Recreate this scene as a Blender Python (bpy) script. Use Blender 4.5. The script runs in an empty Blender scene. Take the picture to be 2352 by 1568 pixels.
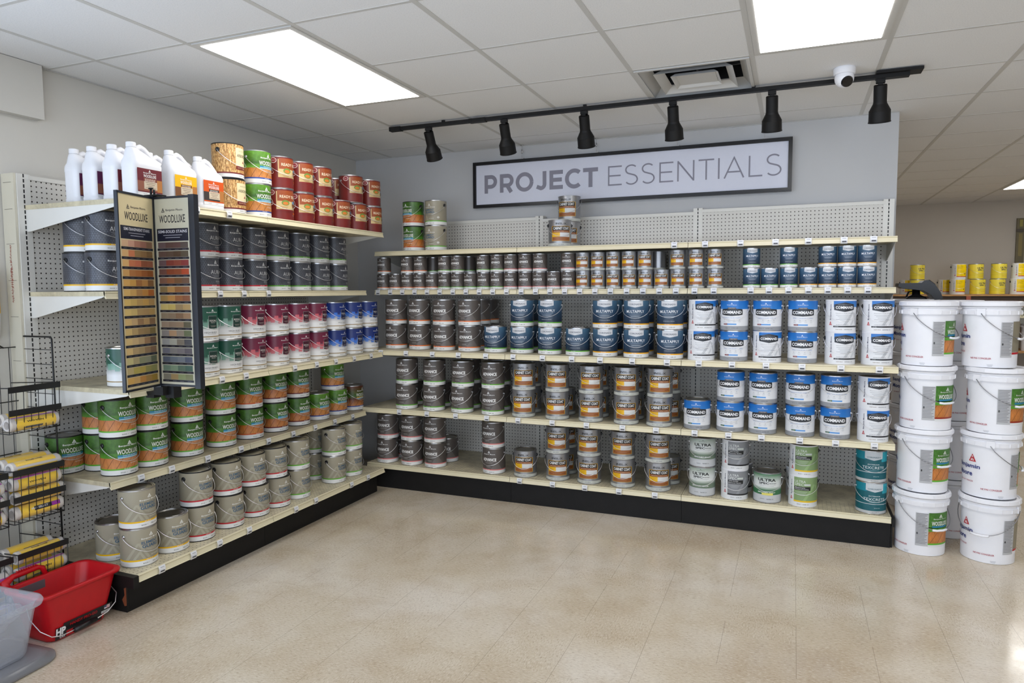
import bpy, math, random
from mathutils import Vector, Matrix
random.seed(7)
D = bpy.data
SC = bpy.context.scene
COL = SC.collection
R = math.radians

# ---------------------------------------------------------------- camera, world, light, exposure
cam = D.cameras.new('camera'); cam.sensor_width = 36.0; cam.lens = 24.137; cam.clip_start = .05
camo = D.objects.new('camera', cam); COL.objects.link(camo); SC.camera = camo
YAW, PITCH, ROLL = .3879, -.0741, -.0050
fw = Vector((-math.sin(YAW)*math.cos(PITCH), math.cos(YAW)*math.cos(PITCH), math.sin(PITCH)))
rt0 = Vector((math.cos(YAW), math.sin(YAW), 0)); up0 = rt0.cross(fw)
rt = rt0*math.cos(ROLL)+up0*math.sin(ROLL); up = up0*math.cos(ROLL)-rt0*math.sin(ROLL)
m = Matrix((rt, up, -fw)).transposed().to_4x4(); m.translation = Vector((3.6356, -5.2376, 1.5394))
camo.matrix_world = m

wd = D.worlds.new('sky'); SC.world = wd; wd.use_nodes = True
wd.node_tree.nodes['Background'].inputs[0].default_value = (.62, .76, 1, 1)
wd.node_tree.nodes['Background'].inputs[1].default_value = .6
PANEL = 9.6          # emission of the ceiling panels
WINDOW_W = 100.0     # daylight through the shop front, watts
vs = SC.view_settings
vs.view_transform = 'Standard'; vs.look = 'None'; vs.gamma = 1; vs.exposure = 0.0
vs.use_curve_mapping = False
SC.cycles.use_denoising = True
SC.cycles.max_bounces = 6; SC.cycles.diffuse_bounces = 4; SC.cycles.glossy_bounces = 3
SC.cycles.transmission_bounces = 5; SC.cycles.transparent_max_bounces = 8
SC.cycles.caustics_reflective = False; SC.cycles.caustics_refractive = False
SC.cycles.sample_clamp_indirect = 4
for wx, wy, wsx, rzz, pw, cl in ((2.2, -7.66, 3.6, 0, WINDOW_W, (.80, .89, 1.0)), (6.3, -7.66, 3.4, 0, WINDOW_W, (.80, .89, 1.0)), (-.18, -5.3, 2.5, -90, WINDOW_W*.75, (.66, .80, 1.0))):
    al = D.lights.new('window_daylight', 'AREA'); al.shape = 'RECTANGLE'; al.size = wsx; al.size_y = 1.75
    al.energy = pw; al.color = cl
    ao = D.objects.new('window_daylight', al); COL.objects.link(ao); ao.location = (wx, wy, 1.45)
    ao.rotation_euler = (R(90+18), 0, R(rzz))

# ---------------------------------------------------------------- helpers
def lin(c):
    return tuple(((v/255)/12.92 if v/255 <= .04045 else ((v/255+.055)/1.055)**2.4) for v in c)

class MB:
    def __init__(s):
        s.v = []; s.f = []; s.m = []; s.c = []; s.uv = []; s.sm = []
        s.M = None
    def add(s, vs, fs, mat=0, col=(1, 1, 1), uvs=None, smooth=False):
        b = len(s.v)
        if s.M is not None: vs = [tuple(s.M @ Vector(p)) for p in vs]
        s.v += vs
        s.c += (col if isinstance(col, list) else [col]*len(vs))
        s.uv += (uvs if uvs else [(0, 0)]*len(vs))
        for f in fs:
            s.f.append(tuple(i+b for i in f)); s.m.append(mat); s.sm.append(smooth)
        return s
    def box(s, x0, x1, y0, y1, z0, z1, mat=0, col=(1, 1, 1)):
        v = [(x, y, z) for z in (z0, z1) for y in (y0, y1) for x in (x0, x1)]
        return s.add(v, [(0, 2, 3, 1), (4, 5, 7, 6), (0, 1, 5, 4), (2, 6, 7, 3), (0, 4, 6, 2), (1, 3, 7, 5)], mat, col)
    def lathe(s, prof, seg=32, mat=0, col=(1, 1, 1), cx=0, cy=0, cz=0):
        for (r0, z0), (r1, z1) in zip(prof, prof[1:]):
            v = []
            for i in range(seg):
                a = 2*math.pi*i/seg; ca, sa = math.cos(a), math.sin(a)
                v += [(cx+r0*ca, cy+r0*sa, cz+z0), (cx+r1*ca, cy+r1*sa, cz+z1)]
            f = []
            for i in range(seg):
                j = (i+1) % seg
                if r0 < 1e-6: f.append((2*i, 2*j+1, 2*i+1))
                elif r1 < 1e-6: f.append((2*i, 2*j, 2*i+1))
                else: f.append((2*i, 2*j, 2*j+1, 2*i+1))
            s.add(v, f, mat, col, smooth=True)
        return s
    def tube(s, pts, r, seg=8, mat=0, col=(1, 1, 1), closed=False):
        pts = [Vector(p) for p in pts]; n = len(pts)
        v = []; ref = None
        for i, p in enumerate(pts):
            a = pts[i-1] if (i > 0 or closed) else p
            b = pts[(i+1) % n] if (i < n-1 or closed) else p
            t = (b-a).normalized()
            if ref is None:
                ref = Vector((0, 0, 1)) if abs(t.z) < .9 else Vector((1, 0, 0))
            u = t.cross(ref)
            if u.length < 1e-5: u = t.cross(Vector((0, 1, 0)))
            u.normalize(); w = u.cross(t).normalized(); ref = w
            rr = r[i] if isinstance(r, (list, tuple)) else r
            for k in range(seg):
                an = 2*math.pi*k/seg
                v.append(tuple(p+u*math.cos(an)*rr+w*math.sin(an)*rr))
        f = []
        for i in range(n if closed else n-1):
            j = (i+1) % n
            for k in range(seg):
                l = (k+1) % seg
                f.append((i*seg+k, i*seg+l, j*seg+l, j*seg+k))
        if not closed:
            f.append(tuple(range(seg))[::-1]); f.append(tuple((n-1)*seg+k for k in range(seg)))
        return s.add(v, f, mat, col, smooth=True)
    def loft(s, rings, mat=0, col=(1, 1, 1), caps=True, smooth=True):
        n = len(rings[0]); v = [p for r in rings for p in r]; f = []
        for i in range(len(rings)-1):
            for k in range(n):
                l = (k+1) % n
                f.append((i*n+k, i*n+l, (i+1)*n+l, (i+1)*n+k))
        if caps: f.append(tuple(range(n))[::-1]); f.append(tuple((len(rings)-1)*n+k for k in range(n)))
        return s.add(v, f, mat, col, smooth=smooth)
    def mesh(s, name, mats):
        me = D.meshes.new(name); me.from_pydata(s.v, [], s.f)
        for x in mats: me.materials.append(x)
        me.polygons.foreach_set('material_index', s.m); me.polygons.foreach_set('use_smooth', s.sm)
        ca = me.color_attributes.new('Col', 'FLOAT_COLOR', 'POINT')
        ca.data.foreach_set('color', [t for c in s.c for t in (c[0], c[1], c[2], 1)])
        ul = me.uv_layers.new(name='UVMap'); li = [0]*len(me.loops); me.loops.foreach_get('vertex_index', li)
        ul.data.foreach_set('uv', [t for i in li for t in s.uv[i]])
        me.update(); return me

def rrect(w, d, r, z, cx=0, cy=0, n=4):
    out = []
    for qx, qy, a0 in ((1, 1, 0), (-1, 1, 90), (-1, -1, 180), (1, -1, 270)):
        for i in range(n+1):
            a = R(a0+90*i/n)
            out.append((cx+qx*(w/2-r)+r*math.cos(a), cy+qy*(d/2-r)+r*math.sin(a), z))
    return out

def obj(name, me, parent=None, loc=(0, 0, 0), rz=0):
    o = D.objects.new(name, me); COL.objects.link(o); o.location = loc; o.rotation_euler = (0, 0, rz)
    if parent: o.parent = parent
    return o
def part(name, mb, mats, parent, loc=(0, 0, 0), rz=0, label=None):
    if not isinstance(mats, (list, tuple)): mats = [mats]
    o = obj(name, mb.mesh(name, mats), parent, loc, rz)
    if label: o['label'] = label
    return o
def thing(name, label, cat, loc=(0, 0, 0), rz=0, group=None):
    o = D.objects.new(name, None); COL.objects.link(o); o.location = loc; o.rotation_euler = (0, 0, rz)
    o.empty_display_size = .05
    o['label'] = label; o['category'] = cat
    if group: o['group'] = group
    return o
def struct(name, mb, mats, parent=None):
    if not isinstance(mats, (list, tuple)): mats = [mats]
    o = obj(name, mb.mesh(name, mats), parent)
    o['kind'] = 'structure'; return o

# ---------------------------------------------------------------- materials
class NT:
    def __init__(s, name):
        s.m = D.materials.new(name); s.m.use_nodes = True; s.t = s.m.node_tree; s.n = s.t.nodes
        s.b = s.n['Principled BSDF']; s.out = s.n['Material Output']
    def new(s, typ, **kw):
        n = s.n.new(typ)
        for k, v in kw.items(): setattr(n, k, v)
        return n
    def link(s, a, b): s.t.links.new(a, b)
    def math(s, op, a, b=None, c=None):
        n = s.new('ShaderNodeMath', operation=op)
        for i, x in enumerate((a, b, c)):
            if x is None: continue
            if isinstance(x, (int, float)): n.inputs[i].default_value = x
            else: s.link(x, n.inputs[i])
        return n.outputs[0]
    def mix(s, fac, a, b, mode='MIX'):
        n = s.new('ShaderNodeMix', data_type='RGBA', blend_type=mode)
        for sock, x in ((n.inputs[0], fac), (n.inputs[6], a), (n.inputs[7], b)):
            if isinstance(x, (int, float)): sock.default_value = x
            elif isinstance(x, tuple): sock.default_value = (*x[:3], 1)
            else: s.link(x, sock)
        return n.outputs[2]
    def coords(s, kind='Object'): return s.new('ShaderNodeTexCoord').outputs[kind]
    def noise(s, vec, scale, detail=3, rough=.6, stretch=None):
        if stretch:
            mp = s.new('ShaderNodeMapping'); mp.inputs['Scale'].default_value = stretch
            s.link(vec, mp.inputs[0]); vec = mp.outputs[0]
        n = s.new('ShaderNodeTexNoise'); n.inputs['Scale'].default_value = scale
        n.inputs['Detail'].default_value = detail; n.inputs['Roughness'].default_value = rough
        s.link(vec, n.inputs['Vector']); return n.outputs[0]
    def ramp(s, fac, stops):
        n = s.new('ShaderNodeValToRGB'); cr = n.color_ramp
        while len(cr.elements) < len(stops): cr.elements.new(.5)
        for e, (p, c) in zip(cr.elements, stops): e.position = p; e.color = (*c[:3], 1)
        s.link(fac, n.inputs[0]); return n.outputs[0]
    def bump(s, h, st, dist=.002):
        n = s.new('ShaderNodeBump'); n.inputs['Strength'].default_value = st; n.inputs['Distance'].default_value = dist
        s.link(h, n.inputs['Height']); s.link(n.outputs[0], s.b.inputs['Normal'])
    def base(s, c):
        if isinstance(c, tuple): s.b.inputs['Base Color'].default_value = (*c[:3], 1)
        else: s.link(c, s.b.inputs['Base Color'])
    def set(s, **kw):
        for k, v in kw.items(): s.b.inputs[k.replace('_', ' ')].default_value = v
        return s
def plain(name, rgb, rough=.5, metal=0, var=0.0, vs_=30, **kw):
    t = NT(name); c = lin(rgb)
    if var:
        n = t.noise(t.coords(), vs_, 4)
        t.base(t.mix(n, tuple(x*(1-var) for x in c), tuple(min(1, x*(1+var)) for x in c)))
    else: t.base(c)
    t.set(Roughness=rough, Metallic=metal, **kw); return t.m

M = {}
M['tin'] = plain('tin', (196, 196, 198), .28, 1.0, .12, 60)
M['lid'] = plain('lid_metal', (190, 188, 184), .3, 1.0, .2, 40)
M['wire'] = plain('bail_wire', (232, 232, 234), .3, .85, .03)
M['pail_wire'] = plain('grey_bail_wire', (150, 150, 154), .35, .9, .03)
M['black_plastic'] = plain('black_plastic', (18, 18, 20), .38, 0, .2)
M['silver'] = plain('silver_print', (158, 158, 160), .32, .7, .06, 50)
M['white_plastic'] = plain('white_plastic', (236, 236, 240), .35, 0, .03, 20)
M['cream'] = plain('cream_enamel', (218, 208, 176), .38, 0, .05, 12)
M['rack_white'] = plain('rack_white', (222, 220, 214), .45, 0, .04, 8)
M['black_kick'] = plain('black_kick', (24, 23, 23), .5, 0, .35, 14, Specular_IOR_Level=.25)
M['black_matte'] = plain('black_matte', (14, 13, 13), .55, 0, .15, 30, Specular_IOR_Level=.3)
M['sign_white'] = plain('sign_face', (222, 224, 238), .5, 0, .02)
M['sign_text'] = plain('sign_lettering', (138, 136, 150), .5, 0, .03)
M['red_plastic'] = plain('red_plastic', (190, 10, 24), .38, 0, .12, 18)
M['wood'] = None

def mk_print(name, tex=None, rough=.36):
    t = NT(name); a = t.new('ShaderNodeVertexColor', layer_name='Col').outputs[0]; c = a
    uv = t.coords('UV')
    if tex == 'grass':
        n = t.noise(uv, 60, 5, .7); n2 = t.noise(uv, 18, 2)
        k = t.math('MULTIPLY_ADD', n, 1.3, .30); k2 = t.math('MULTIPLY_ADD', n2, 1.1, .45)
        v = t.math('MULTIPLY', k, k2)
        cc = t.new('ShaderNodeCombineColor'); [t.link(v, cc.inputs[i]) for i in range(3)]
        c = t.mix(1.0, a, cc.outputs[0], 'MULTIPLY')
    elif tex == 'wood':
        sp = t.new('ShaderNodeSeparateXYZ'); t.link(uv, sp.inputs[0])
        d = t.math('MULTIPLY_ADD', sp.outputs[1], -.62, sp.outputs[0])
        fr = t.math('FRACT', t.math('DIVIDE', d, .043)); ln = t.math('LESS_THAN', fr, .05)
        n = t.noise(uv, 30, 4, .6, (3, 1, 1)); k = t.math('MULTIPLY_ADD', n, .9, .55)
        cc = t.new('ShaderNodeCombineColor'); [t.link(k, cc.inputs[i]) for i in range(3)]
        c = t.mix(1.0, a, cc.outputs[0], 'MULTIPLY'); c = t.mix(ln, c, lin((78, 40, 22)))
    elif tex == 'bark':
        n = t.noise(uv, 130, 6, .75, (1, .35, 1))
        c = t.ramp(n, [(.36, lin((70, 42, 20))), (.50, lin((190, 140, 80))), (.62, lin((232, 200, 140)))])
    elif tex == 'lattice':
        sp = t.new('ShaderNodeSeparateXYZ'); t.link(uv, sp.inputs[0]); tot = None
        for k in (0, 60, 120):
            d = t.math('ADD', t.math('MULTIPLY', sp.outputs[0], math.cos(R(k+90))), t.math('MULTIPLY', sp.outputs[1], math.sin(R(k+90))))
            l = t.math('LESS_THAN', t.math('FRACT', t.math('DIVIDE', t.math('ADD', d, 5), .0105)), .13)
            tot = l if tot is None else t.math('MAXIMUM', tot, l)
        k = t.math('MULTIPLY', tot, t.math('MULTIPLY_ADD', t.noise(uv, 25, 1), .9, -.22))
        c = t.mix(k, a, lin((150, 156, 170)))
    t.base(c); t.set(Roughness=rough); t.b.inputs['Specular IOR Level'].default_value = .5
    return t.m
PRINT = [mk_print('print'), mk_print('print_grass', 'grass'), mk_print('print_wood', 'wood'),
         mk_print('print_bark', 'bark'), mk_print('print_lattice', 'lattice')]
PAINTED = mk_print('enamel', None, .42)

def pegboard(name, rgb, axis, flip=False):
    t = NT(name); sp = t.new('ShaderNodeSeparateXYZ'); t.link(t.coords(), sp.inputs[0])
    A, Z = sp.outputs[axis], sp.outputs[2]
    fa = t.math('SUBTRACT', t.math('FRACT', t.math('DIVIDE', A, .0254)), .5)
    fz = t.math('SUBTRACT', t.math('FRACT', t.math('DIVIDE', Z, .0254)), .5)
    d = t.math('SQRT', t.math('ADD', t.math('MULTIPLY', fa, fa), t.math('MULTIPLY', fz, fz)))
    hole = t.math('LESS_THAN', d, .15)
    n = t.noise(t.coords(), 5, 3); c = lin(rgb)
    b = t.mix(n, tuple(x*.93 for x in c), tuple(min(1, x*1.05) for x in c))
    t.base(t.mix(hole, b, lin((44, 34, 30)))); t.set(Roughness=.5); return t.m
M['peg_x'] = pegboard('pegboard', (214, 211, 205), 0)
M['peg_y'] = pegboard('pegboard_side', (214, 211, 205), 1)
def slots(name, axis):
    t = NT(name); sp = t.new('ShaderNodeSeparateXYZ'); t.link(t.coords(), sp.inputs[0])
    fz = t.math('FRACT', t.math('DIVIDE', sp.outputs[2], .0254))
    a = t.math('LESS_THAN', t.math('ABSOLUTE', sp.outputs[axis]), .0035)
    k = t.math('MULTIPLY', t.math('LESS_THAN', fz, .7), a)
    t.base(t.mix(k, lin((224, 222, 216)), lin((20, 18, 18)))); t.set(Roughness=.45); return t.m
M['slot_x'] = slots('slotted_upright', 0); M['slot_y'] = slots('slotted_upright_side', 1)
def deck_mat(name, holes=None):
    t = NT(name); co = t.coords()
    n = t.noise(co, 9, 5, .7, (1, 1, 1)); n2 = t.noise(co, 60, 3)
    c = t.ramp(n, [(.35, lin((176, 166, 140))), (.6, lin((216, 206, 176)))])
    c = t.mix(t.math('MULTIPLY', n2, .25), c, lin((150, 140, 118)))
    if holes is not None:
        sp = t.new('ShaderNodeSeparateXYZ'); t.link(co, sp.inputs[0])
        fa = t.math('SUBTRACT', t.math('FRACT', t.math('DIVIDE', sp.outputs[0], .0254)), .5)
        fb = t.math('SUBTRACT', t.math('FRACT', t.math('DIVIDE', sp.outputs[1], .0254)), .5)
        d = t.math('SQRT', t.math('ADD', t.math('MULTIPLY', fa, fa), t.math('MULTIPLY', fb, fb)))
        c = t.mix(t.math('MULTIPLY', t.math('LESS_THAN', d, .12), t.math('LESS_THAN', sp.outputs[1], -.43)), c, lin((70, 60, 50)))
    t.base(c); t.set(Roughness=.45); return t.m
M['deck'] = deck_mat('shelf_deck'); M['deck_perf'] = deck_mat('perforated_deck', 1)

def wall_mat(name, rgb):
    t = NT(name); n = t.noise(t.coords(), 3, 4); c = lin(rgb)
    t.base(t.mix(n, tuple(x*.96 for x in c), tuple(min(1, x*1.04) for x in c)))
    t.bump(t.noise(t.coords(), 220, 3), .12, .001); t.set(Roughness=.75); return t.m
M['wall'] = wall_mat('wall_paint', (208, 205, 198)); M['wall_sign'] = wall_mat('wall_paint_back', (198, 198, 199))
M['wall_far'] = wall_mat('wall_paint_far', (196, 188, 176))
t = NT('ceiling_tile'); co = t.coords()
n = t.noise(co, 180, 4, .7); n2 = t.noise(co, 1.3, 2)
c = t.ramp(n, [(.3, lin((222, 224, 226))), (.5, lin((238, 239, 241))), (.7, lin((241, 242, 244)))])
t.base(t.mix(t.math('MULTIPLY', n2, .25), c, lin((222, 220, 216)))); t.bump(n, .15, .001); t.set(Roughness=.85); M['tile'] = t.m
M['tee'] = plain('ceiling_tee', (204, 203, 200), .5, 0, .03)

t = NT('vinyl_floor'); co = t.coords()
big = t.noise(co, 1.1, 3, .55); mid = t.noise(co, 5, 3, .6)
tile = t.new('ShaderNodeTexWhiteNoise', noise_dimensions='3D'); sn = t.new('ShaderNodeVectorMath', operation='SNAP')
sh_ = t.new('ShaderNodeVectorMath', operation='ADD'); t.link(co, sh_.inputs[0]); sh_.inputs[1].default_value = (20*.3048-3.685+.002, 20.1, 5)
t.link(sh_.outputs[0], sn.inputs[0]); sn.inputs[1].default_value = (.3048, .3048, 100); t.link(sn.outputs[0], tile.inputs[0])
fa = t.noise(co, 150, 3, .66, (1, .36, 1)); fb = t.noise(co, 150, 3, .66, (.36, 1, 1))
pick = t.math('GREATER_THAN', tile.outputs[0], .5)
mf = t.new('ShaderNodeMix', data_type='FLOAT'); t.link(pick, mf.inputs[0]); t.link(fa, mf.inputs[2]); t.link(fb, mf.inputs[3]); fl = mf.outputs[0]
sp_ = t.noise(co, 230, 2, .5)
c = t.ramp(big, [(.32, lin((188, 170, 145))), (.50, lin((206, 193, 172))), (.66, lin((217, 207, 192)))])
c = t.mix(t.ramp(mid, [(.45, (0, 0, 0)), (.75, (.42, .42, .42))]), c, lin((176, 154, 122)))
c = t.mix(t.ramp(fl, [(.30, (.46, .46, .46)), (.46, (0, 0, 0))]), c, lin((136, 112, 86)))
c = t.mix(t.ramp(fl, [(.54, (0, 0, 0)), (.68, (.42, .42, .42))]), c, lin((232, 224, 208)))
c = t.mix(t.ramp(sp_, [(.26, (.8, .8, .8)), (.34, (0, 0, 0))]), c, lin((96, 78, 62)))
s = t.new('ShaderNodeSeparateXYZ'); t.link(sh_.outputs[0], s.inputs[0])
lx = t.math('LESS_THAN', t.math('FRACT', t.math('DIVIDE', s.outputs[0], .3048)), .006)
ly = t.math('LESS_THAN', t.math('FRACT', t.math('DIVIDE', s.outputs[1], .3048)), .0035)
seam = t.math('MAXIMUM', t.math('MULTIPLY', lx, t.math('GREATER_THAN', t.noise(co, 2.2, 2), .44)), t.math('MULTIPLY', ly, t.math('GREATER_THAN', t.noise(co, 2.7, 2), .62)))
c = t.mix(t.math('MULTIPLY', seam, .5), c, lin((100, 84, 64)))
t.base(c); t.link(t.math('MULTIPLY_ADD', mid, .22, .06), t.b.inputs['Roughness'])
t.b.inputs['Specular IOR Level'].default_value = .5
t.bump(t.noise(co, 14, 3), .10, .002)
M['floor'] = t.m

t = NT('pine_board'); co = t.coords(); n = t.noise(co, 10, 4, .6, (1, 12, 12))
t.base(t.ramp(n, [(.3, lin((150, 106, 62))), (.7, lin((206, 160, 104)))])); t.set(Roughness=.6); M['wood'] = t.m
t = NT('light_diffuser'); t.n.remove(t.b); e = t.new('ShaderNodeEmission'); e.inputs[0].default_value = (1, .985, .965, 1)
e.inputs[1].default_value = PANEL; t.link(e.outputs[0], t.out.inputs[0]); M['diffuser'] = t.m
def thin_glass(name, tint, gl, rough):
    t = NT(name); t.n.remove(t.b); a = t.new('ShaderNodeBsdfTransparent'); a.inputs[0].default_value = (*tint, 1)
    g = t.new('ShaderNodeBsdfGlossy'); g.inputs['Roughness'].default_value = rough; g.inputs[0].default_value = (.9, .93, 1, 1)
    mx = t.new('ShaderNodeMixShader'); mx.inputs[0].default_value = gl
    t.link(a.outputs[0], mx.inputs[1]); t.link(g.outputs[0], mx.inputs[2]); t.link(mx.outputs[0], t.out.inputs[0]); return t.m
M['pane'] = thin_glass('window_glass', (.97, .98, 1), .06, .02)
def cloudy(name, tint, dif, mixf):
    t = NT(name); t.n.remove(t.b); a = t.new('ShaderNodeBsdfTransparent'); a.inputs[0].default_value = (*tint, 1)
    g = t.new('ShaderNodeBsdfPrincipled'); g.inputs['Base Color'].default_value = (*dif, 1); g.inputs['Roughness'].default_value = .12
    mx = t.new('ShaderNodeMixShader'); lw = t.new('ShaderNodeLayerWeight'); lw.inputs[0].default_value = .35
    f = t.math('MULTIPLY_ADD', lw.outputs['Facing'], .45, mixf); t.link(f, mx.inputs[0])
    t.link(a.outputs[0], mx.inputs[1]); t.link(g.outputs[0], mx.inputs[2]); t.link(mx.outputs[0], t.out.inputs[0]); return t.m
M['clear'] = cloudy('clear_plastic', (.95, .96, .98), (.74, .76, .80), .10)
M['film'] = cloudy('clear_film', (.98, .98, 1), (.85, .85, .88), .02)

# ---------------------------------------------------------------- text
_tx = {}
def text2d(s_, bold=0.0, res=2):
    k = (s_, bold, res)
    if k in _tx: return _tx[k]
    cu = D.curves.new('t', 'FONT'); cu.body = s_; cu.resolution_u = res; cu.offset = bold; cu.fill_mode = 'FRONT' if hasattr(cu, 'fill_mode') else 'BOTH'
    o = D.objects.new('t', cu); COL.objects.link(o); bpy.context.view_layer.update()
    me = D.meshes.new_from_object(o.evaluated_get(bpy.context.evaluated_depsgraph_get()))
    vs = [tuple(v.co[:2]) for v in me.vertices]; fs = [tuple(p.vertices) for p in me.polygons]
    D.objects.remove(o); D.curves.remove(cu); D.meshes.remove(me)
    x0 = min(v[0] for v in vs); x1 = max(v[0] for v in vs); y0 = min(v[1] for v in vs); y1 = max(v[1] for v in vs)
    out = ([((x-x0)/(x1-x0)-.5, (y-y0)/(y1-y0)-.5) for x, y in vs], fs)
    _tx[k] = out; return out

def clip(pts, a0, sg):
    out = []
    for i, p in enumerate(pts):
        q_ = pts[i-1]; ip = (p[0]-a0)*sg >= 0; iq = (q_[0]-a0)*sg >= 0
        if ip != iq:
            k = (a0-q_[0])/(p[0]-q_[0]); out.append((a0, q_[1]+(p[1]-q_[1])*k))
        if ip: out.append(p)
    return out

class Sheet:
    """a printed sheet: (a, v) -> 3D.  Cylinder: a in degrees, v 0..1 of height.  Flat: a, v in metres."""
    def __init__(s, r=None, H=None, r1=None):
        s.r = r; s.H = H; s.r1 = r1 if r1 else r; s.mb = MB(); s.L = 0; s.step = .00035
    def P(s, a, v, L):
        if s.r is None: return (a, -L*s.step, v)
        rr = s.r+(s.r1-s.r)*v+L*s.step
        return (rr*math.sin(R(a)), -rr*math.cos(R(a)), v*s.H)
    def UV(s, a, v): return (a, v) if s.r is None else (R(a)*s.r, v*s.H)
    def rect(s, a0, a1, v0, v1, c0, c1=None, mat=0, L=2):
        """c0 bottom colour, c1 top colour"""
        c0 = lin(c0); c1 = lin(c1) if c1 else c0
        n = 1 if s.r is None else max(1, int(abs(a1-a0)/8+.99))
        v = []; c = []; uv = []; f = []
        for i in range(n+1):
            a = a0+(a1-a0)*i/n
            for vv, cc in ((v0, c0), (v1, c1)): v.append(s.P(a, vv, L)); c.append(cc); uv.append(s.UV(a, vv))
        for i in range(n): f.append((2*i, 2*i+2, 2*i+3, 2*i+1))
        s.mb.add(v, f, mat, c, uv, smooth=s.r is not None)
    def poly(s, pts, col, L=2, mat=0):
        lo, hi = min(p[0] for p in pts), max(p[0] for p in pts); cut = [pts]
        if s.r is not None and hi-lo > 9:
            n = int((hi-lo)/7)+1; cut = []
            for i in range(n):
                q_ = clip(clip(pts, lo+(hi-lo)*i/n, 1), lo+(hi-lo)*(i+1)/n, -1)
                if len(q_) > 2: cut.append(q_)
        for q_ in cut: s.mb.add([s.P(a, v, L) for a, v in q_], [tuple(range(len(q_)))], mat, lin(col), [s.UV(a, v) for a, v in q_])
    def ell(s, a, v, ra, rv, col, L=2, n=20, mat=0):
        s.poly([(a+ra*math.cos(2*math.pi*i/n), v+rv*math.sin(2*math.pi*i/n)) for i in range(n)], col, L, mat)
    def text(s, t_, a, v, w, h, col, L=3, bold=0.0, rot=0, res=2):
        vs, fs = text2d(t_, bold, res)
        if rot: pts = [(a-y*w, v+x*h) for x, y in vs]      # reads upward; w = glyph height in a, h = run length in v
        else: pts = [(a+x*w, v+y*h) for x, y in vs]
        s.mb.add([s.P(p, q_, L) for p, q_ in pts], fs, 0, lin(col), smooth=False)
    def tri(s, a, v, w, h, col, dark, L=3):
        s.poly([(a-w/2, v-h/2), (a+w/2, v-h/2), (a, v+h/2)], col, L)
        s.poly([(a-w*.3, v-h*.36), (a-w*.04, v-h*.36), (a-w*.1, v-h*.02)], dark, L+1)
        s.poly([(a+w*.04, v-h*.36), (a+w*.3, v-h*.36), (a+w*.1, v-h*.02)], dark, L+1)
        s.poly([(a-w*.08, v+.04*h), (a+w*.08, v+.04*h), (a, v+h*.26)], dark, L+1)
    def lines(s, a, v, w, n, gap, h, col, L=2):
        for i in range(n):
            k = (1-.22*((i*37) % 3)); s.rect(a-w*k/2, a+w*k/2, v-i*gap-h/2, v-i*gap+h/2, col, L=L)
# ---------------------------------------------------------------- paint can labels
W = (228, 228, 226); ST = dict(o=(226, 108, 24), g=(98, 172, 48), p=(216, 122, 120), y=(238, 184, 10), r=(190, 14, 34), b=(38, 70, 150), w=(238, 170, 20))
GAL, QRT = (.0835, .192), (.0530, .129)
def sheet(sz): s = Sheet(sz[0], sz[1]); return s
def wrap(s, v0, v1, c0, c1=None, mat=0, L=1, a0=-180, a1=180): s.rect(a0, a1, v0, v1, c0, c1, mat, L)
def foot(s, stripe, name='BASE 1', code='792 01', vs=.15, ve=.19, word=None):
    wrap(s, .025, vs, W)
    if stripe:
        wrap(s, vs, ve, stripe, L=2)
        if word: s.text(word, -8, (vs+ve)/2, 22, (ve-vs)*.6, (245, 240, 235), L=3)
    s.text(name, -20, vs*.55, 20, .028, (90, 90, 96)); s.text(code, 14, vs*.55, 26, .032, (70, 70, 78), bold=.01)
def bm(s, v=.765, w=64, h=.05, col=(235, 235, 235), dark=(90, 84, 80), tv=.86, th=.09, tw=13, a=0):
    s.tri(a, tv, tw, th, col, dark); s.text('Benjamin Moore', a, v, w, h, col, bold=.012)
def L_advance(sz, st, word='SATIN', code='792 04'):
    s = sheet(sz); wrap(s, .18, .965, (86, 79, 75)); wrap(s, .03, .965, (214, 213, 210), a0=118, a1=146, L=3)
    s.poly([(10, .19), (70, .19), (38, .52)], (104, 97, 93), 2)
    foot(s, st, 'BASE 1', code, word=word); bm(s)
    s.text('ADVANCE', 0, .56, 76, .12, (240, 239, 237), bold=.034)
    s.lines(0, .47, 62, 4, .022, .006, (160, 154, 150)); s.text('INTERIOR', -4, .29, 24, .026, (205, 203, 200)); s.lines(0, .255, 34, 2, .02, .005, (150, 145, 142))
    return s
def L_aura(sz, st, word='LOW LUSTRE'):
    s = sheet(sz); wrap(s, .18, .965, (56, 57, 64), mat=4); foot(s, st, 'BASE 2', 'N634 2X', word=word); bm(s, .76, 66, .055, dark=(56, 57, 64), th=.11)
    s.text('AURA', 4, .56, 52, .115, (214, 214, 214), bold=-.008)
    s.lines(4, .47, 46, 4, .022, .006, (150, 152, 158)); s.text('EXTERIOR', 14, .29, 28, .028, (220, 220, 220)); s.lines(14, .255, 26, 2, .02, .005, (150, 150, 155))
    return s
def L_wood(sz, st, g=(70, 112, 40), g2=(84, 140, 44), wd=(186, 116, 66), word='SOLID', bar=(40, 128, 168)):
    s = sheet(sz); wrap(s, .60, .97, (58, 96, 34), g, mat=1); wrap(s, .47, .60, g2, (66, 116, 38), mat=1); wrap(s, .185, .47, (196, 128, 72), wd, mat=2)
    foot(s, st, 'BASE 1', '694 1X', word=word); bm(s, .775, 70, .055, dark=(70, 118, 42), th=.105, tw=15, a=2)
    s.text('WOODLUXE', 0, .625, 78, .125, (240, 240, 236), bold=.012)
    s.rect(-37, 39, .495, .54, bar); s.text('WATER-BASED', 2, .518, 48, .028, (235, 240, 245), L=3); s.rect(-37, 39, .455, .49, (150, 196, 218))
    s.lines(6, .425, 70, 3, .024, .006, (222, 190, 160), L=3); s.text('EXTERIOR', 18, .305, 30, .032, (244, 232, 220)); return s
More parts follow.
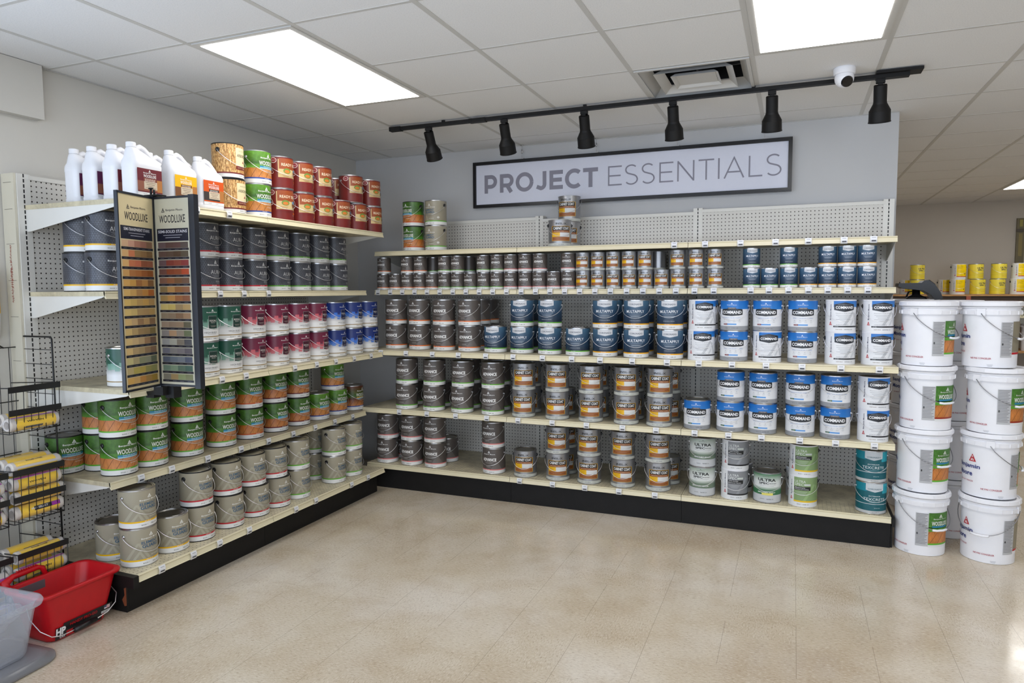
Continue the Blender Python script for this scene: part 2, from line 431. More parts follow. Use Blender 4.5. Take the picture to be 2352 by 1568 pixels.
def L_elem(sz, st, word='LOW LUSTRE'):
    s = sheet(sz); wrap(s, .18, .965, (150, 143, 124), (160, 153, 134)); wrap(s, .03, .965, (205, 205, 200), a0=150, a1=172, L=3)
    lt = (167, 161, 142)
    s.poly([(-86, .2), (-74, .2), (-38, .62), (-46, .62)], lt); s.poly([(-62, .2), (-52, .2), (-20, .52), (-26, .55)], lt); s.poly([(-30, .2), (-20, .2), (-34, .38), (-40, .36)], lt)
    s.poly([(-46, .62), (-38, .62), (-4, .2), (-14, .2)], lt)
    foot(s, st, 'BASE 1', '763 1X', word=word); bm(s, .715, 66, .048, (236, 236, 232), (150, 143, 124), .82, .10, 15)
    s.text('ELEMENT', -3, .615, 60, .068, (52, 92, 122), bold=.02); s.text('GUARD', -1, .52, 60, .088, (52, 92, 122), bold=.025)
    s.lines(6, .44, 50, 3, .022, .005, (196, 192, 178)); s.text('EXTERIOR', 12, .27, 28, .028, (225, 225, 220)); s.ell(50, .31, 7, .045, (205, 203, 195)); return s
def L_regal(sz, c, mid):
    s = sheet(sz)
    mixc = lambda a, b, k: tuple(a[i]*(1-k)+b[i]*k for i in range(3))
    wrap(s, .58, .965, c, mixc(c, (20, 20, 30), .12)); wrap(s, .30, .58, (226, 226, 226), c); wrap(s, .15, .30, (232, 232, 232), (226, 226, 226))
    for k in range(-6, 7):
        h = .50+.13*abs(math.sin(k*1.7))
        s.rect(k*15-8, k*15+8, h-.16, h, mixc(W, mid, .75), mid, L=2)
    foot(s, None, 'BASE 1', 'N403 1X'); wrap(s, .125, .15, (150, 122, 66), L=3)
    dk = mixc(c, (10, 10, 16), .45)
    s.rect(-18, 20, .36, .72, (150, 150, 150), L=3); s.rect(-17, 19, .368, .712, dk, L=4)
    s.text('REGAL', 1, .585, 30, .05, (210, 206, 200), L=5, bold=.01); s.text('SELECT', 1, .53, 20, .026, (200, 196, 190), L=5); s.lines(1, .44, 26, 2, .025, .007, (170, 160, 150), L=5)
    s.text('HIGH BUILD', -8, .255, 52, .05, (110, 112, 116)); s.lines(-4, .205, 34, 1, .02, .006, (160, 160, 160)); bm(s, .815, 48, .035, dark=c, tv=.88, th=.065, tw=10); return s
def L_cab(sz):
    s = sheet(sz); wrap(s, .03, .13, (196, 198, 190)); ora = (206, 156, 36); br = (140, 80, 38)
    s.rect(-50, 48, .21, .76, ora, L=1); s.rect(-47, 45, .60, .748, (24, 24, 26), L=2); s.text('CABINET COAT', -1, .674, 82, .10, (238, 238, 236), bold=.02)
    s.rect(-47, 45, .52, .60, br, L=2); s.text('TRIM, DOOR & CABINET ENAMEL', -1, .56, 76, .028, (236, 210, 180))
    s.rect(-47, -8, .36, .52, (230, 180, 30), L=2); s.rect(-8, 45, .36, .52, (214, 214, 212), L=2); s.lines(-28, .49, 30, 3, .035, .008, (190, 130, 20), L=3); s.rect(-47, 45, .222, .36, br, L=2); s.lines(-2, .33, 82, 4, .028, .006, (206, 140, 90), L=3)
    s.text('INSL-X', -2, .85, 54, .07, (30, 30, 34), bold=.015); s.text('Tint 1', -30, .08, 14, .026, (90, 90, 96)); s.text('CC-4501', -2, .08, 28, .03, (50, 60, 100)); s.text('INTERIOR', 30, .08, 18, .02, (140, 140, 140)); return s
def L_mult(sz, st):
    s = sheet(sz); wrap(s, .18, .60, (28, 40, 58), (50, 76, 102)); wrap(s, .60, .965, (50, 76, 102), (70, 104, 130))
    foot(s, st, 'Base', '1180-1X', word='GLOSS')
    s.poly([(-36, .96), (-36, .79), (0, .735), (36, .79), (36, .96)], (188, 192, 198)); s.poly([(-34, .96), (-34, .80), (0, .748), (34, .80), (34, .96)], (206, 208, 212), 3)
    s.text('CORONADO', 0, .845, 58, .055, (54, 64, 84), L=4, bold=.015); s.text('MULTAPPLY', 0, .60, 84, .095, (232, 234, 238), bold=.008)
    s.lines(0, .51, 64, 1, .02, .012, (130, 146, 164)); s.lines(0, .455, 52, 2, .03, .009, (176, 186, 196)); s.text('INTERIOR & EXTERIOR', 0, .285, 50, .02, (200, 206, 214)); return s
def L_comB(sz, chip=(120, 30, 44)):
    s = sheet(sz); wrap(s, .155, .72, (226, 227, 230)); wrap(s, .70, .965, (40, 120, 196), (30, 104, 184), L=2); wrap(s, .025, .155, (150, 152, 156))
    bm(s, .83, 40, .03, (225, 235, 245), (36, 114, 190), .885, .05, 8)
    s.poly([(-46, .68), (-44, .70), (-20, .715), (20, .715), (44, .70), (46, .68), (46, .52), (30, .50), (0, .48), (-30, .50), (-46, .52)], (40, 42, 46), 4)
    s.rect(-17, 17, .71, .755, (70, 60, 66), L=5); s.text('CORROTECH', 0, .733, 28, .024, (220, 220, 220), L=6); s.text('COMMAND', 0, .60, 82, .105, (236, 236, 238), L=5, bold=.03)
    s.text('Waterborne Acrylic Urethane', 0, .42, 82, .03, (60, 120, 190), bold=.008)
    for k in range(4): s.text('abc'[k % 3].upper() if False else 'o', -33+22*k, .35, 5, .03, (150, 155, 160)); s.lines(-33+22*k, .305, 12, 2, .02, .005, (170, 172, 176))
    s.rect(-36, -18, .19, .235, chip); s.text('SATIN' if chip[0] > 100 else 'GLOSS', -27, .212, 12, .02, (230, 225, 225)); s.rect(-18, 20, .19, .235, (92, 152, 214)); s.text('Base 2', -16, .09, 18, .024, (90, 92, 98)); s.text('V392 2X', 14, .09, 28, .03, (70, 74, 90)); return s
def vert_bm(s, a=-46, c=(50, 50, 84)):
    s.text('Benjamin Moore', a, .62, 7.5, .48, c, rot=1, bold=.015); s.poly([(a-7, .22), (a+6, .22), (a-.5, .34)], (178, 30, 44), 3)
    s.poly([(a-3.5, .24), (a-1, .24), (a-1.5, .29)], (235, 225, 225), 4); s.poly([(a+1, .24), (a+3.5, .24), (a+1.5, .29)], (235, 225, 225), 4)
def L_comA(sz):
    s = sheet(sz); wrap(s, .025, .965, (228, 229, 232)); s.rect(-34, 95, .78, .965, (52, 130, 204), (36, 108, 188), L=2)
    s.poly([(2, .22), (14, .22), (48, .62), (40, .66)], (196, 198, 202)); s.poly([(60, .22), (72, .22), (54, .60), (44, .60)], (196, 198, 202)); s.poly([(30, .22), (40, .22), (50, .38), (44, .40)], (204, 206, 210))
    s.poly([(-32, .86), (8, .92), (48, .86), (48, .69), (8, .63), (-32, .69)], (38, 40, 46), 4); s.text('HIGH PERFORMANCE', 8, .85, 52, .024, (150, 152, 158), L=5); s.text('COMMAND', 8, .765, 68, .085, (238, 238, 240), L=5, bold=.03)
    s.text('Waterborne Acrylic Urethane', 8, .585, 68, .026, (90, 92, 100)); s.lines(4, .53, 56, 5, .045, .007, (120, 122, 130), L=3)
    s.text('INTERIOR/EXTERIOR', 0, .235, 46, .022, (80, 82, 90)); s.rect(-34, 95, .155, .2, (30, 30, 36), L=2); s.text('SATIN', -22, .177, 14, .02, (220, 220, 220)); vert_bm(s)
    s.text('DEEP BASE', -12, .09, 24, .026, (120, 90, 60)); s.text('HP3920 3X', 24, .09, 34, .03, (70, 74, 90)); return s
def L_ultraV(sz, pan, st, t1, t2):
    s = sheet(sz); wrap(s, .025, .965, (226, 227, 228)); s.rect(-34, 100, .155, .965, pan, L=2)
    k = tuple(v*1.12 for v in pan); s.poly([(2, .2), (14, .2), (56, .72), (48, .76)], k, 3); s.poly([(76, .2), (88, .2), (66, .72), (56, .72)], k, 3)
    s.text('ULTRA', -8, .83, 44, .08, (225, 228, 225)); s.text('SPEC', -12, .73, 36, .08, (225, 228, 225)); s.rect(8, 34, .70, .76, (200, 206, 200), L=4)
    s.rect(-32, 34, .545, .665, (26, 28, 30), L=4); s.text(t1, -8, .632, 40, .036, (232, 232, 232), L=5, bold=.01); s.text(t2, -2, .578, 56, .036, (232, 232, 232), L=5, bold=.01)
    s.lines(-4, .49, 50, 3, .04, .006, (210, 214, 210), L=4); s.rect(-34, 100, .155, .205, st, L=4); vert_bm(s); s.text('BASE 1', -10, .085, 18, .026, (80, 80, 86)); s.text('608 01', 16, .085, 24, .03, (70, 74, 90)); return s
def L_ultraM(sz, edge, low, sub, chip=None):
    s = sheet(sz); wrap(s, .72, .965, (214, 218, 214), edge); wrap(s, .55, .72, (226, 228, 226), (214, 218, 214)); wrap(s, .43, .55, low, (214, 218, 212)); wrap(s, .285, .43, low); wrap(s, .03, .28, (196, 198, 200))
    bm(s, .885, 34, .026, (70, 76, 72), (200, 206, 200), .93, .04, 7)
    s.text('ULTRA', 0, .775, 76, .10, (34, 36, 38), bold=.035); s.text('SPEC', -12, .665, 42, .07, (40, 42, 44), bold=.035); s.text('MASONRY', 26, .662, 30, .036, (110, 112, 114), bold=.02)
    s.lines(0, .60, 76, 2, .03, .006, (120, 128, 122)); s.text(sub, 0, .36, 74, .045, (236, 238, 234), bold=.012)
    if chip: s.rect(-20, 26, .27, .345, chip, L=5)
    s.text('WHITE', -18, .14, 18, .026, (90, 90, 96)); s.text('0608 01', 14, .14, 28, .03, (70, 72, 80)); return s
def L_tex(sz):
    s = sheet(sz); wrap(s, .11, .965, (10, 88, 98), (12, 92, 102)); wrap(s, .025, .11, (190, 192, 192)); s.rect(-95, -30, .72, .965, (22, 130, 148), L=2); s.rect(30, 95, .66, .965, (40, 160, 176), L=2)
    s.poly([(-34, .965), (-34, .76), (0, .70), (34, .76), (34, .965)], (196, 202, 206), 3); s.text('CORONADO', 0, .80, 52, .045, (40, 90, 104), L=4, bold=.012)
    s.text('EXTERIOR', 0, .575, 44, .032, (220, 230, 230), bold=.01); s.text('TEXCRETE', 0, .475, 86, .085, (224, 232, 232)); wrap(s, .318, .334, (206, 214, 216), L=3)
    s.lines(0, .38, 40, 1, .02, .01, (150, 190, 196)); s.text('SMOOTH', 10, .20, 22, .026, (190, 210, 212)); s.text('3194-1', 4, .065, 26, .026, (80, 80, 90)); return s
def L_arb(sz):
    s = sheet(sz); wrap(s, .16, .965, (200, 150, 90), mat=3); wrap(s, .03, .13, (222, 222, 220)); wrap(s, .13, .17, (110, 36, 34), L=2)
    s.rect(-24, 60, .33, .88, (222, 206, 164), L=2); s.text('ARBORCOAT', 14, .66, 66, .085, (60, 56, 48), bold=.004); s.text('Benjamin Moore', 12, .79, 44, .03, (110, 130, 110)); s.poly([(8, .46), (20, .46), (14, .53)], (150, 40, 36), 3)
    s.rect(-24, 60, .26, .36, (116, 40, 36), L=3); s.text('DECK & SIDING STAIN', 18, .31, 70, .03, (226, 200, 170), L=4); s.text('WHITE', -6, .08, 18, .026, (90, 90, 96)); s.text('638 01', 24, .08, 24, .03, (70, 72, 80)); return s
def L_seal(sz):
    s = sheet(sz); wrap(s, .025, .965, (112, 30, 26)); s.rect(-44, 70, .33, .90, (206, 180, 128), L=2); s.rect(-40, 66, .60, .93, (150, 72, 32), L=3)
    s.rect(-46, 72, .29, .34, (122, 30, 28), L=4); s.text('READY SEAL', 12, .74, 84, .09, (236, 220, 190), L=5, bold=.01)
    s.ell(-6, .545, 17, .085, (108, 138, 60), 5); s.ell(-6, .53, 12, .05, (204, 120, 50), 6); s.ell(40, .50, 12, .12, (110, 62, 40), 5); s.ell(40, .57, 11, .05, (90, 150, 190), 6)
    s.ell(-62, .86, 13, .085, (232, 226, 220), 5); s.ell(-62, .86, 11, .07, (142, 34, 44), 6); s.text('Stain &', -62, .875, 14, .022, (235, 225, 220), L=7); s.text('Sealer', -62, .845, 13, .022, (235, 225, 220), L=7)
    s.lines(-12, .42, 34, 3, .03, .008, (160, 110, 70), L=5); s.rect(34, 56, .20, .26, (196, 96, 30), L=4); s.text('NATURAL', 40, .17, 20, .02, (230, 210, 190)); return s
def L_yelA(sz):
    s = sheet(sz); wrap(s, .025, .965, (236, 214, 60), (240, 220, 76)); s.text('ULTRA', 10, .72, 62, .12, (34, 52, 76), bold=.035); s.text('SPEC', 4, .59, 40, .085, (34, 52, 76), bold=.035); s.rect(32, 50, .55, .63, (170, 180, 170), L=3)
    bm(s, .86, 34, .03, (120, 120, 60), (214, 200, 80), .92, .05, 8, 10); wrap(s, .26, .27, (190, 176, 70), L=2); s.lines(14, .2, 50, 2, .04, .012, (200, 150, 60)); return s
def L_yelB(sz):
    s = sheet(sz); wrap(s, .025, .965, (222, 222, 220)); s.rect(-30, 95, .20, .965, (250, 214, 0), L=2); s.rect(-30, 95, .15, .2, (200, 60, 40), L=3); s.text('ULTRA', -2, .84, 44, .09, (190, 160, 10)); s.text('SPEC', -4, .73, 38, .09, (190, 160, 10)); vert_bm(s, -42)
    s.ell(38, .34, 5, .04, (60, 60, 30), 4); s.lines(10, .55, 60, 3, .05, .008, (200, 170, 20), L=4); return s

# type: label maker, size, shell ('black','tin','white','silver'), ears ('k' black, 'm' metal), description, typical twist
T = {
 'ad_o': (lambda: L_advance(GAL, ST['o']), GAL, 'tin', 'm', 'orange-striped grey gallon paint can', -2),
 'ad_g': (lambda: L_advance(GAL, ST['g'], 'SEMI-GLOSS', '793 04'), GAL, 'tin', 'm', 'green-striped grey gallon paint can', 0),
 'ad_p': (lambda: L_advance(GAL, ST['p'], 'HIGH GLOSS', 'N794 01'), GAL, 'tin', 'm', 'pink-striped grey gallon paint can', 0),
 'au_y': (lambda: L_aura(GAL, ST['y'], 'FLAT'), GAL, 'black', 'k', 'yellow-striped slate gallon paint can', 0),
 'au_r': (lambda: L_aura(GAL, ST['r']), GAL, 'tin', 'm', 'red-striped slate gallon paint can', 0),
 'au_g': (lambda: L_aura(GAL, ST['g'], 'SOFT GLOSS'), GAL, 'tin', 'm', 'green-striped slate gallon paint can', 0),
 'wl_g': (lambda: L_wood(GAL, ST['g']), GAL, 'black', 'k', 'green-striped grass-and-wood stain can', 0),
 'wl_or': (lambda: L_wood(GAL, (200, 84, 24), wd=(190, 108, 40), word='TRANSPARENT'), GAL, 'black', 'k', 'orange-striped grass-and-wood stain can', 0),
 'wl_r': (lambda: L_wood(GAL, (106, 26, 28), wd=(176, 104, 58), word='SEMI-SOLID'), GAL, 'black', 'k', 'maroon-striped grass-and-wood stain can', 0),
 'wl_b': (lambda: L_wood(GAL, ST['b'], (96, 150, 44), (120, 176, 60), (196, 128, 56), word='TRANSLUCENT'), GAL, 'tin', 'm', 'blue-striped grass-and-wood stain can', 0),
 'wl_br': (lambda: L_wood(GAL, ST['b'], (96, 44, 32), (84, 38, 30), (92, 40, 30), word='TRANSLUCENT', bar=(196, 160, 70)), GAL, 'tin', 'm', 'dark brown stain can', 0),
 'eg_y': (lambda: L_elem(GAL, ST['y'], 'FLAT'), GAL, 'tin', 'm', 'yellow-striped taupe gallon paint can', 0),
 'eg_r': (lambda: L_elem(GAL, ST['r']), GAL, 'black', 'k', 'red-striped taupe gallon paint can', 0),
 'eg_g': (lambda: L_elem(GAL, ST['g'], 'SOFT GLOSS'), GAL, 'tin', 'k', 'green-striped taupe gallon paint can', 0),
 're_g': (lambda: L_regal(GAL, (30, 84, 66), (104, 150, 132)), GAL, 'tin', 'm', 'green-and-white faded gallon paint can', 0),
 're_r': (lambda: L_regal(GAL, (110, 28, 58), (192, 78, 90)), GAL, 'tin', 'm', 'burgundy-and-white faded gallon paint can', 0),
 're_b': (lambda: L_regal(GAL, (24, 46, 116), (40, 100, 200)), GAL, 'tin', 'm', 'blue-and-white faded gallon paint can', 0),
 'cab': (lambda: L_cab(GAL), GAL, 'silver', 'k', 'silver gallon can with orange label', 14),
 'mu_g': (lambda: L_mult(GAL, ST['g']), GAL, 'tin', 'm', 'green-striped navy gallon paint can', 6),
 'mu_y': (lambda: L_mult(GAL, ST['w']), GAL, 'tin', 'm', 'yellow-striped navy gallon paint can', 8),
 'ca': (lambda: L_comA(GAL), GAL, 'white', 'k', 'white gallon can with sideways lettering', 6),
 'cb': (lambda: L_comB(GAL), GAL, 'tin', 'm', 'blue-topped white can, red chip', -2),
 'cbg': (lambda: L_comB(GAL, (30, 90, 56)), GAL, 'tin', 'm', 'blue-topped white can, green chip', -2),
 'cag': (lambda: L_comA(GAL), GAL, 'white', 'm', 'white gallon can with sideways lettering', 6),
 'us_m': (lambda: L_ultraM(GAL, (150, 164, 150), (110, 128, 108), 'MASONRY SEALER'), GAL, 'silver', 'm', 'pale sealer can with black lettering', 4),
 'us_f': (lambda: L_ultraM(GAL, (60, 120, 76), (58, 116, 74), 'MASONRY PAINT', (226, 216, 110)), GAL, 'silver', 'm', 'green-rimmed masonry paint can', 6),
 'us_v': (lambda: L_ultraV(GAL, (134, 136, 140), (30, 30, 32), '100% Acrylic', 'Masonry Sealer'), GAL, 'white', 'm', 'white-edged grey sealer can', 4),
 'us_l': (lambda: L_ultraV(GAL, (132, 158, 108), (232, 190, 30), 'Elastomeric', 'Waterproof Coating'), GAL, 'white', 'k', 'white-edged light green coating can', 2),
 'tex': (lambda: L_tex(GAL), GAL, 'tin', 'm', 'teal gallon paint can', 4),
 'arb': (lambda: L_arb(GAL), GAL, 'black', 'k', 'bark-patterned stain can', 8),
 'rs': (lambda: L_seal(GAL), GAL, 'tin', 'm', 'dark red stain and sealer can', -14),
 'ya': (lambda: L_yelA(GAL), GAL, 'tin', 'm', 'pale yellow paint can', 0),
 'yb': (lambda: L_yelB(GAL), GAL, 'white', 'k', 'white can with yellow panel', 0),
 'qa_o': (lambda: L_advance(QRT, ST['o']), QRT, 'tin', None, 'orange-striped grey quart paint can', 0),
 'qa_g': (lambda: L_advance(QRT, ST['g'], 'SEMI-GLOSS'), QRT, 'tin', None, 'green-striped grey quart paint can', 0),
 'qa_p': (lambda: L_advance(QRT, ST['p'], 'HIGH GLOSS'), QRT, 'tin', None, 'pink-striped grey quart paint can', 0),
 'qcab': (lambda: L_cab(QRT), QRT, 'silver', None, 'silver quart can with orange label', 4),
 'qm_g': (lambda: L_mult(QRT, ST['g']), QRT, 'tin', None, 'green-striped navy quart paint can', 4),
 'qm_y': (lambda: L_mult(QRT, ST['w']), QRT, 'tin', None, 'yellow-striped navy quart paint can', 2),
}
_mc = {}
def cached(k, f):
    if k not in _mc: _mc[k] = f()
    return _mc[k]
SHELL = {'black': M['black_plastic'], 'tin': M['tin'], 'white': M['white_plastic'], 'silver': M['silver']}
def body_mesh(sz, sh):
    r, H = sz; mb = MB()
    mb.lathe([(0, .003), (r-.006, .003), (r-.004, 0), (r, 0), (r+.001, .004), (r-.0005, .006), (r-.0005, H-.006), (r+.001, H-.0055), (r+.001, H-.001), (r-.002, H), (r-.006, H-.001), (r-.007, H-.006)], 36)
    return mb.mesh('body', [SHELL[sh]])
def lid_mesh(sz):
    r, H = sz; mb = MB()
    mb.lathe([(r-.0065, H-.006), (r-.009, H-.0015), (r-.013, H-.0015), (r-.016, H-.006), (r-.022, H-.006), (r-.024, H-.004), (0, H-.004)], 36)
    return mb.mesh('lid', [M['lid']])
EARZ = .80
def ear_mesh(k, side):
    r, H = GAL; mb = MB(); rr = .0125 if k == 'k' else .008
    mb.lathe([(0, -.002), (rr, -.002), (rr, .0035), (rr*.7, .0055), (rr*.45, .006), (rr*.4, .0095), (0, .010)], 16)
    Mx = Matrix.Translation((side*r, 0, H*EARZ)) @ Matrix.Rotation(R(90*side), 4, 'Y')
    mb.v = [tuple(Mx @ Vector(p)) for p in mb.v]
    return mb.mesh('ear', [M['black_plastic'] if k == 'k' else M['tin']])
def bail_mesh(drop=.082):
    r, H = GAL; z = H*EARZ; pts = []
    for i in range(25):
        t = math.pi*i/24; sx = math.sin(t)
        x = (r+.010)*math.cos(t)
        if i in (0, 24): pts.append((math.copysign(r+.003, x), 0, z))
        pts.append((x, -(r+.011)*sx, z-drop*(sx**.85)))
        if i == 24: pts[-1], pts[-2] = pts[-2], pts[-1]
    mb = MB(); mb.tube(pts, .00145, 6); return mb.mesh('handle', [M['wire']])
def make_can(name, typ, label, loc, rz, group, bail=True, drop=.082):
    mk, sz, sh, ear, desc, tw = T[typ]
    t = thing(name, label, 'paint can', loc, rz, group)
    obj('body', cached(('b', sz, sh), lambda: body_mesh(sz, sh)), t)
    obj('lid', cached(('l', sz), lambda: lid_mesh(sz)), t)
    obj('paper_label', cached(('p', typ), lambda: mk().mb.mesh('label', PRINT)), t)
    if ear:
        for sd in (-1, 1): obj('ear', cached(('e', ear, sd), lambda: ear_mesh(ear, sd)), t)
        if bail: obj('handle', cached(('h', round(drop, 3)), lambda: bail_mesh(drop)), t)
    return t

